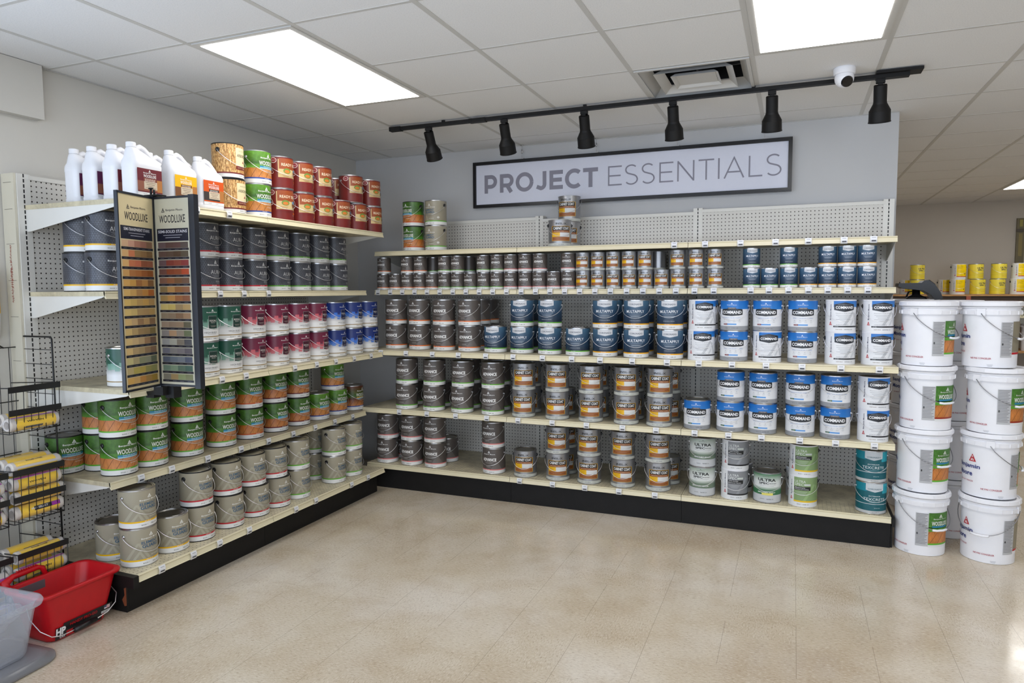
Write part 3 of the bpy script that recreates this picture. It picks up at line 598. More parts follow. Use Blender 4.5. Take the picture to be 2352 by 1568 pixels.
ORD = ['zeroth', 'first', 'second', 'third', 'fourth', 'fifth', 'sixth', 'seventh', 'eighth', 'ninth', 'tenth', 'eleventh', 'twelfth']
SHN = ['top shelf', 'second shelf', 'third shelf', 'fourth shelf', 'bottom shelf']
ROWS = [
 ('back', 0, 1.8514, [
  ('wl_or',0.845,-0.449,0,0,-10),('wl_or',0.843,-0.449,1,0,-14),('eg_g',1.041,-0.449,0,0,-10),('eg_g',1.043,-0.449,1,0,-4),('cab',2.058,-0.449,0,0,8),
  ('cab',2.071,-0.261,0,1,0),('cab',2.071,-0.261,1,1,-8),]),
 ('back', 1, 1.5466, [
  ('qa_o',0.585,-0.492,0,0,0),('qa_o',0.698,-0.492,0,0,0),('qa_o',0.808,-0.492,0,0,0),('qa_o',0.918,-0.492,0,0,0),('qa_o',1.028,-0.492,0,0,0),
  ('qa_g',1.138,-0.492,0,0,0),('qa_g',1.250,-0.492,0,0,0),('qa_g',1.360,-0.492,0,0,0),('qa_g',1.470,-0.492,0,0,0),('qa_g',1.580,-0.492,0,0,0),
  ('qa_p',1.690,-0.492,0,0,0),('qa_p',1.806,-0.492,0,0,0),('qa_p',1.917,-0.492,0,0,0),('qa_p',2.027,-0.492,0,0,0),('qa_p',2.137,-0.492,0,0,0),
  ('qcab',2.248,-0.492,0,0,0),('qcab',2.358,-0.492,0,0,0),('qcab',2.468,-0.492,0,0,0),('qcab',2.581,-0.492,0,0,0),('qcab',2.693,-0.492,0,0,0),
  ('qcab',2.803,-0.492,0,0,0),('qcab',2.913,-0.492,0,0,0),('qcab',3.034,-0.492,0,0,0),('qcab',3.156,-0.492,0,0,0),('qm_g',3.384,-0.492,0,0,0),
  ('qm_g',3.494,-0.492,0,0,0),('qm_g',3.609,-0.492,0,0,0),('qm_y',3.724,-0.492,0,0,0),('qm_y',3.834,-0.492,0,0,0),('qm_y',3.944,-0.492,0,0,0),
  ('qm_y',4.054,-0.492,0,0,0),('qa_o',0.590,-0.492,1,0,0),('qa_o',0.808,-0.492,1,0,0),('qa_o',0.923,-0.492,1,0,0),('qa_g',1.139,-0.492,1,0,0),
  ('qa_g',1.249,-0.492,1,0,0),('qa_g',1.468,-0.492,1,0,0),('qa_g',1.582,-0.492,1,0,0),('qa_p',1.692,-0.492,1,0,0),('qa_p',1.806,-0.492,1,0,0),
  ('qa_p',1.921,-0.492,1,0,0),('qa_p',2.136,-0.492,1,0,0),('qcab',2.246,-0.492,1,0,0),('qcab',2.357,-0.492,1,0,0),('qcab',2.467,-0.492,1,0,0),
  ('qcab',2.578,-0.492,1,0,0),('qcab',2.688,-0.492,1,0,0),('qcab',2.908,-0.492,1,0,0),('qcab',3.031,-0.492,1,0,0),('qcab',3.154,-0.492,1,0,0),
  ('qm_g',3.381,-0.492,1,0,0),('qm_g',3.606,-0.492,1,0,0),('qm_y',3.831,-0.492,1,0,0),('qm_y',3.941,-0.492,1,0,0),('qm_y',4.051,-0.492,1,0,0),
  ('qa_g',0.970,-0.365,0,1,150),('qa_g',0.970,-0.365,1,1,135),('qa_g',1.283,-0.365,0,1,150),('qa_g',1.283,-0.365,1,1,140),
  ('qcab',2.758,-0.365,0,1,150),('qcab',2.756,-0.365,1,1,140),]),
 ('back', 2, 1.0907, [
  ('ad_o',0.753,-0.581,1,0,0),('ad_o',0.970,-0.596,1,0,0),('ad_o',1.191,-0.616,1,0,0),('ad_o',1.408,-0.621,1,0,0),('ad_o',0.750,-0.581,0,0,0),
  ('ad_o',0.970,-0.596,0,0,0),('ad_o',1.193,-0.616,0,0,0),('ad_o',1.406,-0.621,0,0,0),('mu_g',1.836,-0.636,1,0,0),('mu_g',2.053,-0.651,1,0,0),
  ('mu_g',1.623,-0.629,0,0,0),('mu_g',1.833,-0.636,0,0,0),('mu_g',2.051,-0.651,0,0,0),('mu_g',2.261,-0.666,0,0,0),('mu_y',2.456,-0.675,1,0,0),
  ('mu_y',2.673,-0.686,1,0,0),('mu_y',2.896,-0.691,1,0,0),('mu_y',2.458,-0.675,0,0,0),('mu_y',2.673,-0.686,0,0,0),('mu_y',2.898,-0.691,0,0,0),
  ('ca',3.099,-0.691,1,0,0),('cb',3.296,-0.691,1,0,0),('cb',3.491,-0.691,1,0,0),('cb',3.694,-0.679,1,0,0),('ca',3.904,-0.666,1,0,0),
  ('ca',4.106,-0.646,1,0,0),('ca',3.096,-0.691,0,0,0),('cb',3.296,-0.691,0,0,0),('ca',3.494,-0.691,0,0,0),('cb',3.696,-0.679,0,0,0),
  ('ca',3.906,-0.666,0,0,0),('ca',4.106,-0.646,0,0,0),('ad_o',1.406,-0.436,0,1,0),('ad_o',1.406,-0.436,1,1,0),('mu_g',1.811,-0.451,0,1,0),
  ('mu_g',1.811,-0.451,1,1,0),('mu_y',2.453,-0.489,0,1,0),('mu_y',2.453,-0.489,1,1,0),('mu_y',2.671,-0.499,0,1,0),('mu_y',2.671,-0.499,1,1,0),
  ('mu_y',2.898,-0.503,0,1,0),('mu_y',2.896,-0.503,1,1,0),('ca',3.096,-0.503,0,1,0),('ca',3.094,-0.503,1,1,0),('ca',4.106,-0.460,0,1,0),
  ('ca',4.099,-0.460,1,1,0),('ad_o',1.396,-0.250,0,2,0),('ad_o',1.398,-0.250,1,2,0),]),
 ('back', 3, 0.6394, [
  ('ad_g',0.895,-0.671,1,0,0),('ad_g',1.133,-0.671,1,0,0),('ad_g',1.373,-0.671,1,0,0),('ad_g',1.618,-0.671,1,0,0),('ad_g',0.888,-0.671,0,0,0),
  ('ad_g',1.126,-0.671,0,0,0),('ad_g',1.366,-0.671,0,0,0),('ad_g',1.616,-0.671,0,0,0),('cab',1.861,-0.671,1,0,0),('cab',2.113,-0.671,1,0,0),
  ('cab',2.358,-0.671,1,0,0),('cab',2.606,-0.671,1,0,0),('cab',2.831,-0.671,1,0,0),('cab',1.858,-0.671,0,0,0),('cab',2.113,-0.671,0,0,0),
  ('cab',2.358,-0.671,0,0,0),('cab',2.606,-0.671,0,0,0),('cab',2.828,-0.671,0,0,0),('cbg',3.281,-0.671,1,0,0),('cbg',3.476,-0.671,1,0,0),
  ('cbg',3.691,-0.671,1,0,0),('cbg',3.889,-0.671,1,0,0),('cbg',3.074,-0.671,0,0,0),('cbg',3.281,-0.671,0,0,0),('cbg',3.476,-0.671,0,0,0),
  ('cbg',3.694,-0.671,0,0,0),('cbg',3.891,-0.671,0,0,0),('cag',4.094,-0.671,1,0,0),('cag',4.096,-0.671,0,0,0),('ad_g',0.838,-0.483,0,1,0),
  ('ad_g',1.091,-0.483,0,1,0),('ad_g',1.341,-0.483,0,1,0),('ad_g',1.343,-0.483,1,1,0),('ad_g',1.591,-0.483,0,1,0),('ad_g',1.591,-0.483,1,1,0),
  ('cab',1.838,-0.483,0,1,0),('cab',1.838,-0.483,1,1,0),('cab',2.103,-0.483,0,1,0),('cab',2.353,-0.483,0,1,0),('cab',2.351,-0.483,1,1,0),
  ('cab',2.606,-0.483,0,1,0),('cab',2.603,-0.483,1,1,0),('cab',2.856,-0.483,0,1,0),('cab',2.853,-0.483,1,1,0),]),
 ('back', 4, 0.1916, [
  ('ad_p',0.680,-0.616,1,0,0),('ad_p',0.895,-0.616,1,0,0),('ad_p',1.101,-0.616,1,0,0),('ad_p',1.593,-0.616,1,0,0),('ad_p',0.673,-0.616,0,0,0),
  ('ad_p',0.895,-0.616,0,0,0),('ad_p',1.103,-0.616,0,0,0),('ad_p',1.598,-0.616,0,0,0),('cab',2.098,-0.616,1,0,0),('cab',2.331,-0.616,1,0,0),
  ('cab',2.571,-0.616,1,0,0),('cab',2.811,-0.616,1,0,0),('cab',1.848,-0.616,0,0,0),('cab',2.098,-0.616,0,0,0),('cab',2.333,-0.616,0,0,0),
  ('cab',2.573,-0.616,0,0,0),('cab',2.816,-0.616,0,0,0),('us_m',3.106,-0.616,1,0,0),('us_m',3.106,-0.616,0,0,0),('us_v',3.314,-0.616,1,0,0),
  ('us_v',3.311,-0.616,0,0,0),('us_f',3.511,-0.616,0,0,0),('us_l',3.721,-0.616,1,0,0),('us_l',3.721,-0.616,0,0,0),('tex',4.099,-0.616,1,0,0),
  ('tex',4.104,-0.616,0,0,0),('ad_p',1.113,-0.428,0,1,0),('ad_p',0.695,-0.428,0,1,0),('cab',2.101,-0.428,0,1,0),('cab',2.101,-0.428,1,1,0),
  ('cab',2.851,-0.428,0,1,0),('us_v',3.326,-0.428,0,1,0),('us_l',3.704,-0.428,0,1,0),]),
 ('left', 0, 1.9725, [
  ('arb',0.691,-2.222,1,0,0),('arb',0.691,-2.215,0,0,0),('wl_b',0.691,-2.001,1,0,0),('wl_b',0.691,-2.011,0,0,0),('rs',0.691,-1.806,1,0,0),
  ('rs',0.691,-1.614,1,0,0),('rs',0.691,-1.424,1,0,0),('rs',0.691,-1.063,1,0,0),('rs',0.691,-0.837,1,0,0),('rs',0.691,-1.813,0,0,0),
  ('rs',0.691,-1.612,0,0,0),('rs',0.691,-1.414,0,0,0),('rs',0.691,-1.220,0,0,0),('rs',0.691,-1.022,0,0,0),('rs',0.691,-0.825,0,0,0),
  ('rs',0.503,-1.000,0,1,0),('rs',0.503,-0.993,1,1,0),]),
 ('left', 1, 1.5439, [
  ('au_y',0.528,-2.873,0,0,0),('au_y',0.528,-2.866,1,0,0),('au_y',0.340,-2.851,0,1,0),('au_y',0.340,-2.841,1,1,0),('au_r',0.528,-2.261,1,0,0),
  ('au_r',0.528,-2.084,1,0,0),('au_r',0.528,-1.883,1,0,0),('au_g',0.528,-1.670,1,0,0),('au_g',0.528,-1.463,1,0,0),('au_g',0.528,-1.256,1,0,0),
  ('au_g',0.528,-1.053,1,0,0),('au_r',0.528,-2.268,0,0,0),('au_r',0.528,-2.086,0,0,0),('au_r',0.528,-1.881,0,0,0),('au_g',0.528,-1.666,0,0,0),
  ('au_g',0.528,-1.458,0,0,0),('au_g',0.528,-1.250,0,0,0),('au_g',0.528,-1.042,0,0,0),]),
 ('left', 2, 1.0803, [
  ('re_g',0.576,-2.823,0,0,0),('re_g',0.645,-2.406,1,0,0),('re_g',0.640,-2.228,1,0,0),('re_r',0.634,-2.026,1,0,0),('re_r',0.629,-1.815,1,0,0),
  ('re_r',0.623,-1.607,1,0,0),('re_r',0.619,-1.417,1,0,0),('re_b',0.614,-1.200,1,0,0),('re_b',0.610,-0.983,1,0,0),('re_b',0.606,-0.780,1,0,0),
  ('re_g',0.646,-2.408,0,0,0),('re_g',0.640,-2.231,0,0,0),('re_r',0.634,-2.028,0,0,0),('re_r',0.628,-1.818,0,0,0),('re_r',0.623,-1.606,0,0,0),
  ('re_r',0.618,-1.404,0,0,0),('re_b',0.614,-1.194,0,0,0),('re_b',0.610,-0.984,0,0,0),('re_b',0.606,-0.773,0,0,0),]),
 ('left', 3, 0.6232, [
  ('wl_g',0.471,-2.802,1,0,0),('wl_g',0.471,-2.802,0,0,0),('wl_g',0.471,-2.610,1,0,0),('wl_g',0.471,-2.617,0,0,0),('wl_g',0.471,-2.371,1,0,0),
  ('wl_g',0.471,-2.375,0,0,0),('wl_g',0.471,-2.121,1,0,0),('wl_g',0.471,-2.124,0,0,0),('wl_or',0.471,-1.892,1,0,0),('wl_or',0.471,-1.892,0,0,0),
  ('wl_r',0.471,-1.665,1,0,0),('wl_r',0.471,-1.662,0,0,0),('wl_r',0.471,-1.437,1,0,0),('wl_r',0.471,-1.437,0,0,0),('wl_b',0.471,-1.220,0,0,0),
  ('wl_b',0.471,-1.036,1,0,0),('wl_b',0.471,-1.004,0,0,0),('wl_br',0.471,-0.791,0,0,0),('wl_g',0.305,-2.768,1,1,0),('wl_g',0.305,-2.765,0,1,0),
  ('wl_g',0.186,-2.884,0,2,0),]),
 ('left', 4, 0.1916, [
  ('eg_y',0.628,-2.837,1,0,0),('eg_y',0.628,-2.837,0,0,0),('eg_y',0.628,-2.643,0,0,0),('eg_r',0.628,-2.471,1,0,0),('eg_r',0.628,-2.466,0,0,0),
  ('eg_r',0.628,-2.256,1,0,0),('eg_r',0.628,-2.246,0,0,0),('eg_r',0.628,-2.058,1,0,0),('eg_r',0.628,-2.036,0,0,0),('eg_r',0.628,-1.867,1,0,0),
  ('eg_r',0.628,-1.844,0,0,0),('eg_g',0.628,-1.649,1,0,0),('eg_g',0.628,-1.649,0,0,0),('eg_g',0.628,-1.248,1,0,0),('eg_g',0.628,-1.256,0,0,0),
  ('eg_g',0.628,-1.045,1,0,0),('eg_g',0.628,-1.052,0,0,0),('eg_y',0.440,-2.827,0,1,0),('eg_g',0.440,-1.236,0,1,0),('eg_g',0.440,-1.228,1,1,0),]),
]
def place_rows():
    rnd = random.Random(3)
    for rack, sh, z0, items in ROWS:
        ax = 1 if rack == 'back' else 2
        cnt = {}
        for it in items:
            d = T[it[0]][4]; cnt.setdefault((d, it[3], it[4] > 0), []).append(it)
        two = any(i[3] == 1 and i[4] == 0 for i in items)
        for key, lst in cnt.items():
            lst.sort(key=lambda i: i[ax])
            d, lev, hid = key
            for n, it in enumerate(lst):
                typ, x, y, lv, row, yaw = it; H = T[typ][1][1]; z = z0+lv*H
                lvl = 'upper' if lv else 'lower'
                who = 'only one' if len(lst) == 1 else ORD[n+1]+' from left'
                if hid: lab = '%s, %s, %s tier behind, %s rack %s' % (d, who, lvl, rack, SHN[sh])
                else: lab = '%s, %s, %s tier, %s rack %s' % (d, who, lvl, rack, SHN[sh])
                base = 90 if rack == 'left' else 0
                tw = T[typ][5]+yaw+rnd.uniform(-6, 6)
                if rack == 'left' and typ in ('eg_y', 'wl_g') and x < .45: tw -= 6
                name = 'quart_paint_can' if T[typ][1] is QRT else ('stain_can' if 'stain' in d else 'paint_can')
                grp = '%s on the %s rack %s' % ({'q': 'quart cans'}.get(typ[0] if typ.startswith(('qa', 'qc', 'qm')) else '', 'gallon cans'), rack, SHN[sh])
                make_can(name, typ, lab, (x, y, z), R(base+tw), grp, drop=rnd.choice((.076, .082, .088)))

# ---------------------------------------------------------------- shelving
def tag_mesh():
    mb = MB(); n = 5; v = []; w = .038
    for i in range(n+1):
        k = i/n; zz = .034-.040*k; yy = -.005-.006*math.sin(math.pi*k)
        v += [(-w/2, yy, zz), (w/2, yy, zz)]
    mb.add(v, [(2*i, 2*i+2, 2*i+3, 2*i+1) for i in range(n)], 0, lin((226, 226, 228)))
    for (x0, x1, k0, k1, c) in ((-.010, .012, .16, .26, (176, 178, 182)), (-.011, .013, .60, .80, (84, 86, 92))):
        v = []
        for k in (k0, (k0+k1)/2, k1):
            zz = .034-.040*k; yy = -.0062-.006*math.sin(math.pi*k); v += [(x0, yy, zz), (x1, yy, zz)]
        mb.add(v, [(0, 2, 3, 1), (2, 4, 5, 3)], 0, lin(c))
    return mb.mesh('price_tag', [PRINT[0]])
def shelf(label, loc, rz, Lx, dep, tags, group, base=False, z_lip=.034, brL=True, brR=True, big=.13):
    """local: x along 0..Lx, y from 0 (pegboard) to -dep (front), top at z=0"""
    t = thing('display_shelf', label, 'shelf', loc, rz, group); g = .0015
    mb = MB(); mb.box(g, Lx-g, -dep+.004, -.004, -.022, 0)
    part('deck', mb, [M['deck_perf'] if base else M['deck']], t)
    mb = MB(); y = -dep      # lip: rolled nose, slanted price channel, turned foot
    prof = [(y+.012, .0005), (y+.003, .0008), (y, -.002), (y, -.006), (y+.003, -.009), (y-.003, -z_lip+.004), (y-.006, -z_lip), (y-.001, -z_lip-.002), (y+.006, -z_lip+.004), (y+.012, -.012)]
    v = []; n = len(prof)
    for x in (g, Lx-g): v += [(x, p, q) for p, q in prof]
    mb.add(v, [(i, n+i, n+(i+1) % n, (i+1) % n) for i in range(n)]+[tuple(range(n)), tuple(range(n, 2*n))[::-1]])
    part('front_lip', mb, [M['cream']], t)
    if not base:
        for ok, x in ((brL, .004), (brR, Lx-.007)):
            if not ok: continue
            mb = MB(); pr = [(-.002, -.001), (-.002, -big), (-.03, -big), (-dep+.03, -.030), (-dep+.006, -.022), (-dep+.006, -.001)]
            v = [(x, p, q) for p, q in pr]+[(x+.003, p, q) for p, q in pr]; n = 6
            mb.add(v, [(i, n+i, n+(i+1) % n, (i+1) % n) for i in range(n)]+[tuple(range(n)), tuple(range(n, 2*n))[::-1]])
            part('bracket', mb, [M['rack_white']], t)
    for x in tags:
        if .02 < x < Lx-.02:
            obj('price_tag', cached('tag', tag_mesh), t, (x, -dep-.002+.0, -z_lip+(.003 if not base else .003)))
    return t

BX, S4 = .5479, 1.2192
BD = [.5628, .5707, .800, .775, .725]; BZ = [1.8514, 1.5466, 1.0907, .6394, .1916]
PEG = .0796
def frontcols(rack, sh):
    for r, s_, z, it in ROWS:
        if r == rack and s_ == sh: return sorted((i[1] if rack == 'back' else i[2]) for i in it if i[3] == 0 and i[4] == 0)
SECB = ['left section', 'middle section', 'right section']
def build_back():
    for k in range(3):
        x0 = BX+S4*k
        rk = thing('shelving_unit', 'white pegboard shelving unit, %s of back wall run' % SECB[k], 'shelving', (x0, 0, 0), 0, 'shelving units on the back wall')
        top = (2.115, 2.10, 2.115)[k]
        mb = MB(); mb.box(.02, S4-.02, -PEG, -PEG+.006, .15, top-.015); part('pegboard', mb, [M['peg_x']], rk)
        mb = MB(); mb.box(.02, S4-.02, -PEG-.006, -PEG+.02, top-.022, top); part('top_rail', mb, [M['rack_white']], rk)
        for xx in ([0] if k < 2 else [0, S4]):
            mb = MB(); mb.box(-.032, .032, -PEG-.003, -.012, 0, 2.125)
            part('upright', mb, [M['slot_x']], rk, (xx, 0, 0))
        rk = thing('base_plinth', 'black base plinth under the bottom shelf, %s of back wall run' % SECB[k], 'plinth', (x0, 0, 0), 0, 'black plinths under the racks')
        mb = MB(); mb.box(.001, S4-.001, -.70, -.672, 0, .150); part('kick_plate', mb, [M['black_kick']], rk)
        mb = MB(); mb.box(.03, .06, -.672, -PEG-.01, .02, .15); mb.box(S4-.06, S4-.035, -.672, -PEG-.01, .02, .15); part('base_foot', mb, [M['black_kick']], rk)
        if k == 2:
            mb = MB(); mb.box(S4+.002, S4+.018, -.735, -PEG, .138, .186); mb.box(S4+.002, S4+.012, -.69, -PEG, 0, .138); part('end_cap', mb, [M['black_kick']], rk)
        for s_ in range(5):
            cols = [c-x0 for c in (frontcols('back', s_) or []) if x0 < c < x0+S4]
            if s_ == 0: cols = [[], [1.13], [.11, .33, .54, .73, .93, 1.09]][k]
            if s_ == 4: cols = [[], cols, []][k]
            shelf('cream metal shelf, %s of back wall rack, %s' % (SECB[k], SHN[s_]), (x0, -PEG, BZ[s_]), 0, S4, BD[s_]-PEG, cols, 'back rack shelves', s_ == 4, brL=(k == 0), brR=True)
LX = .0995; LD = [.6982, .539, .6707, .512, .6705]; LZ = [1.9725, 1.5439, 1.0803, .6232, .1916]
Y0, Y1, Y2 = -2.9625, -2.0381, -.8189
def build_left():
    for k, (a, b) in enumerate(((Y0, Y1), (Y1, Y2))):
        L = b-a; nm = ('near section', 'far section')[k]
        rk = thing('shelving_unit', 'white pegboard shelving unit, %s of left wall run' % nm, 'shelving', (LX, a, 0), R(90), 'shelving units on the left wall')
        mb = MB(); mb.box(.02, L-.02, 0, .006, .15, 2.10); part('pegboard', mb, [M['peg_x']], rk)
        mb = MB(); mb.box(.02, L-.02, -.006, .02, 2.10, 2.12); part('top_rail', mb, [M['rack_white']], rk)
        for xx in ([0] if k == 0 else [0, L]):
            mb = MB(); mb.box(-.032, .032, -.003, .05, 0, 2.125); part('upright', mb, [M['slot_x']], rk, (xx, 0, 0))
        r0 = rk; rk = thing('base_plinth', 'black base plinth under the bottom shelf, %s of left wall run' % nm, 'plinth', (LX, a, 0), R(90), 'black plinths under the racks')
        mb = MB(); mb.box(.001, L-.001, -.60, -.572, 0, .150); part('kick_plate', mb, [M['black_kick']], rk)
        mb = MB(); mb.box(.03, .06, -.572, -.01, .02, .15); mb.box(L-.06, L-.035, -.572, -.01, .02, .15); part('base_foot', mb, [M['black_kick']], rk)
        if k == 0:
            mb = MB(); mb.box(-.03, .0, -.675, 0, .135, .190); mb.box(-.012, .0, -.60, 0, 0, .135); part('end_cap', mb, [M['black_kick']], rk)
            mb = MB(); mb.add([(-.0125, -.600, .125), (-.0125, -.585, .118), (-.0125, -.588, .085), (-.0125, -.570, .060), (-.0125, -.585, .030), (-.0125, -.600, .035)], [(0, 5, 4, 3, 2, 1)], 0, lin((134, 74, 48))); part('rust_patch', mb, [PAINTED], rk, label='rusty scraped patch'); rk = r0
            mb = MB(); mb.box(-.045, -.033, .003, .095, 0, 2.125, 0, lin((214, 208, 190)))
            rn = random.Random(5)
            for q_ in range(110):   # red marker scribble, short strokes
                z = 1.49+q_*.0026; w = (.002+.010*rn.random())*(1-abs(q_-50)/90); cx = .052+rn.uniform(-.004, .004); e = rn.uniform(-.006, .008)
                mb.add([(-.0456-q_*1e-6, cx-w, z), (-.0456-q_*1e-6, cx+w, z+e), (-.0456-q_*1e-6, cx+w*.8, z+e+.0022), (-.0456-q_*1e-6, cx-w*.8, z+.0022)], [(0, 1, 2, 3)], 0, lin((150, 66, 50)))
            for z in (.9, 1.2, 1.42, 1.6, 1.78, 1.95, 2.08):
                mb.add([(-.0456, .02, z), (-.0456, .08, z), (-.0456, .08, z+.002), (-.0456, .02, z+.002)], [(0, 1, 2, 3)], 0, lin((110, 104, 92)))
            part('end_panel', mb, [PAINTED], rk)
        for s_ in range(5):
            cols = [c-a for c in (frontcols('left', s_) or []) if a < c < b]
            if s_ == 0: cols = [[.10, .40, .62], []][k]
            if s_ == 1: cols = [[.05, cols[-1]] if False else cols, cols[:1]][k]
            shelf('cream metal shelf, %s of left wall rack, %s' % (nm, SHN[s_]), (LX, a, LZ[s_]), R(90), L, LD[s_], cols, 'left rack shelves', s_ == 4, brL=(k == 0), brR=(k == 1))
# ---------------------------------------------------------------- room
ZC, GX, GY, G = 2.6989, .3703, -2.7486, .6096
LIGHTS = [(1, 0, 2), (5, 0, 2), (9, 6, 8), (9, 10, 12), (9, 0, 2), (5, -6, -4), (5, 8, 10)]  # last panel is an unseen addition that brightens the far room
def room():
    mb = MB(); mb.box(-.1, 9.6, -7.6, 6.0, -.06, 0); struct('floor', mb, M['floor'])
    mb = MB()
    for q_ in ((-7.6, -6.6, 0, 2.95), (-4.0, 6.0, 0, 2.95), (-6.6, -4.0, 0, .5), (-6.6, -4.0, 2.38, 2.95)): mb.box(-.12, 0, *q_)
    struct('wall_left', mb, M['wall'])
    mb = MB()
    for y in (-6.6, -5.32, -4.04): mb.box(-.09, -.03, y, y+.04, .5, 2.38)
    mb.box(-.09, -.03, -6.6, -4.0, .5, .54); mb.box(-.09, -.03, -6.6, -4.0, 2.34, 2.38); w = struct('window_3', mb, M['black_kick'])
    mb = MB(); mb.box(-.063, -.057, -6.56, -4.04, .54, 2.34); part('pane', mb, [M['pane']], w)
    mb = MB(); mb.box(0.0, 4.257, 0, .13, 0, 2.6985); struct('wall_back', mb, M['wall_sign'])
    mb = MB(); mb.box(0, 9.6, 5.85, 6.0, 0, 2.95); struct('wall_far', mb, M['wall_far'])
    mb = MB(); mb.box(9.5, 9.6, -7.6, 6.0, 0, 2.95); struct('wall_right', mb, M['wall'])
    mb = MB(); mb.box(0, .051, -7.5, -2.805, 2.425, 2.697); struct('wall_soffit', mb, M['wall'])
    mb = MB()      # shop front wall with two big windows
    for a in ((0, 9.5, 0, .5), (0, 9.5, 2.4, 2.95), (0, .4, .5, 2.4), (4.0, 4.6, .5, 2.4), (8.0, 9.5, .5, 2.4)):
        mb.box(a[0], a[1], -7.6, -7.5, a[2], a[3])
    struct('wall_front', mb, M['wall'])
    for i, (a, b) in enumerate(((.4, 4.0), (4.6, 8.0))):
        mb = MB()
        for x in (a, (a+b)/2-.02, b-.04): mb.box(x, x+.04, -7.58, -7.52, .5, 2.4)
        mb.box(a, b, -7.58, -7.52, .5, .54); mb.box(a, b, -7.58, -7.52, 2.36, 2.4)
        w = struct('window_%d' % (i+1), mb, M['black_kick'])
        mb = MB(); mb.box(a+.04, b-.04, -7.553, -7.547, .54, 2.36); o = part('pane', mb, [M['pane']], w)
    # ceiling tiles, cell by cell, open where lights and the vent sit
    hol = {(k, j) for k, j0, j1 in LIGHTS for j in range(j0, j1)} | {(4, 2)}
    mb = MB(); x0g, x1g, y0g, y1g = 0, 9.6, -7.6, 6.0
    for k in range(-1, 16):
        for j in range(-9, 15):
            if (k, j) in hol: continue
            a, b = max(x0g, GX+G*k), min(x1g, GX+G*(k+1)); c_, d = max(y0g, GY+G*j), min(y1g, GY+G*(j+1))
            if b-a < .01 or d-c_ < .01: continue
            z = ZC+.0012
            mb.add([(a, c_, z), (b, c_, z), (b, d, z), (a, d, z)], [(0, 3, 2, 1)])
    cl = struct('ceiling', mb, M['tile'])
    mb = MB()
    for k in range(0, 16):
        x = GX+G*k
        if x < 9.5: mb.box(x-.012, x+.012, -7.5, 5.85, ZC-.0008, ZC+.02)
    for j in range(-8, 15):
        y = GY+G*j
        if -7.5 < y < 5.85: mb.box(0, 9.5, y-.0085, y+.0085, ZC-.0002, ZC+.018)
    part('ceiling_grid', mb, [M['tee']], cl)
    mb = MB(); mb.box(0, .012, -2.8, 0, ZC-.003, ZC); mb.box(0, 4.25, -.012, 0, ZC-.003, ZC); struct('trim_1', mb, M['tee'])
    mb = MB(); mb.box(-.1, 9.6, -7.6, 6.0, 3.2, 3.26); struct('roof_slab', mb, M['wall'])
    names = {(1, 0): 'recessed ceiling light panel above the left rack', (5, 0): 'recessed ceiling light panel behind the round camera', (9, 10): 'recessed ceiling light panel in the far room', (9, 6): 'ceiling light panel right of the picture, beyond the pails',
             (9, 0): 'ceiling light panel right of the picture, level with the left light', (5, -6): 'ceiling light panel behind the viewer', (5, 8): 'added ceiling light panel, unseen behind the back wall, brightening the far room'}
    for k, j0, j1 in LIGHTS:
        x0, x1, y0, y1 = GX+G*k, GX+G*(k+1), GY+G*j0, GY+G*j1
        lab = names[(k, j0)]
        t = thing('ceiling_light', lab, 'ceiling light', ((x0+x1)/2, (y0+y1)/2, ZC), 0, 'ceiling light panels')
        a, b = (x1-x0)/2-.013, (y1-y0)/2-.013
        mb = MB(); fwd = .030
        for q_ in ((-a, -a+fwd, -b, b), (a-fwd, a, -b, b), (-a+fwd, a-fwd, -b, -b+fwd), (-a+fwd, a-fwd, b-fwd, b)): mb.box(*q_, -.004, .05)
        part('frame', mb, [M['tee']], t)
        mb = MB(); mb.box(-a+fwd, a-fwd, -b+fwd, b-fwd, -.006, -.001); part('diffuser', mb, [M['diffuser']], t)
        mb = MB(); mb.box(-a, a, -b, b, .05, .054); part('housing', mb, [M['tee']], t)
room()

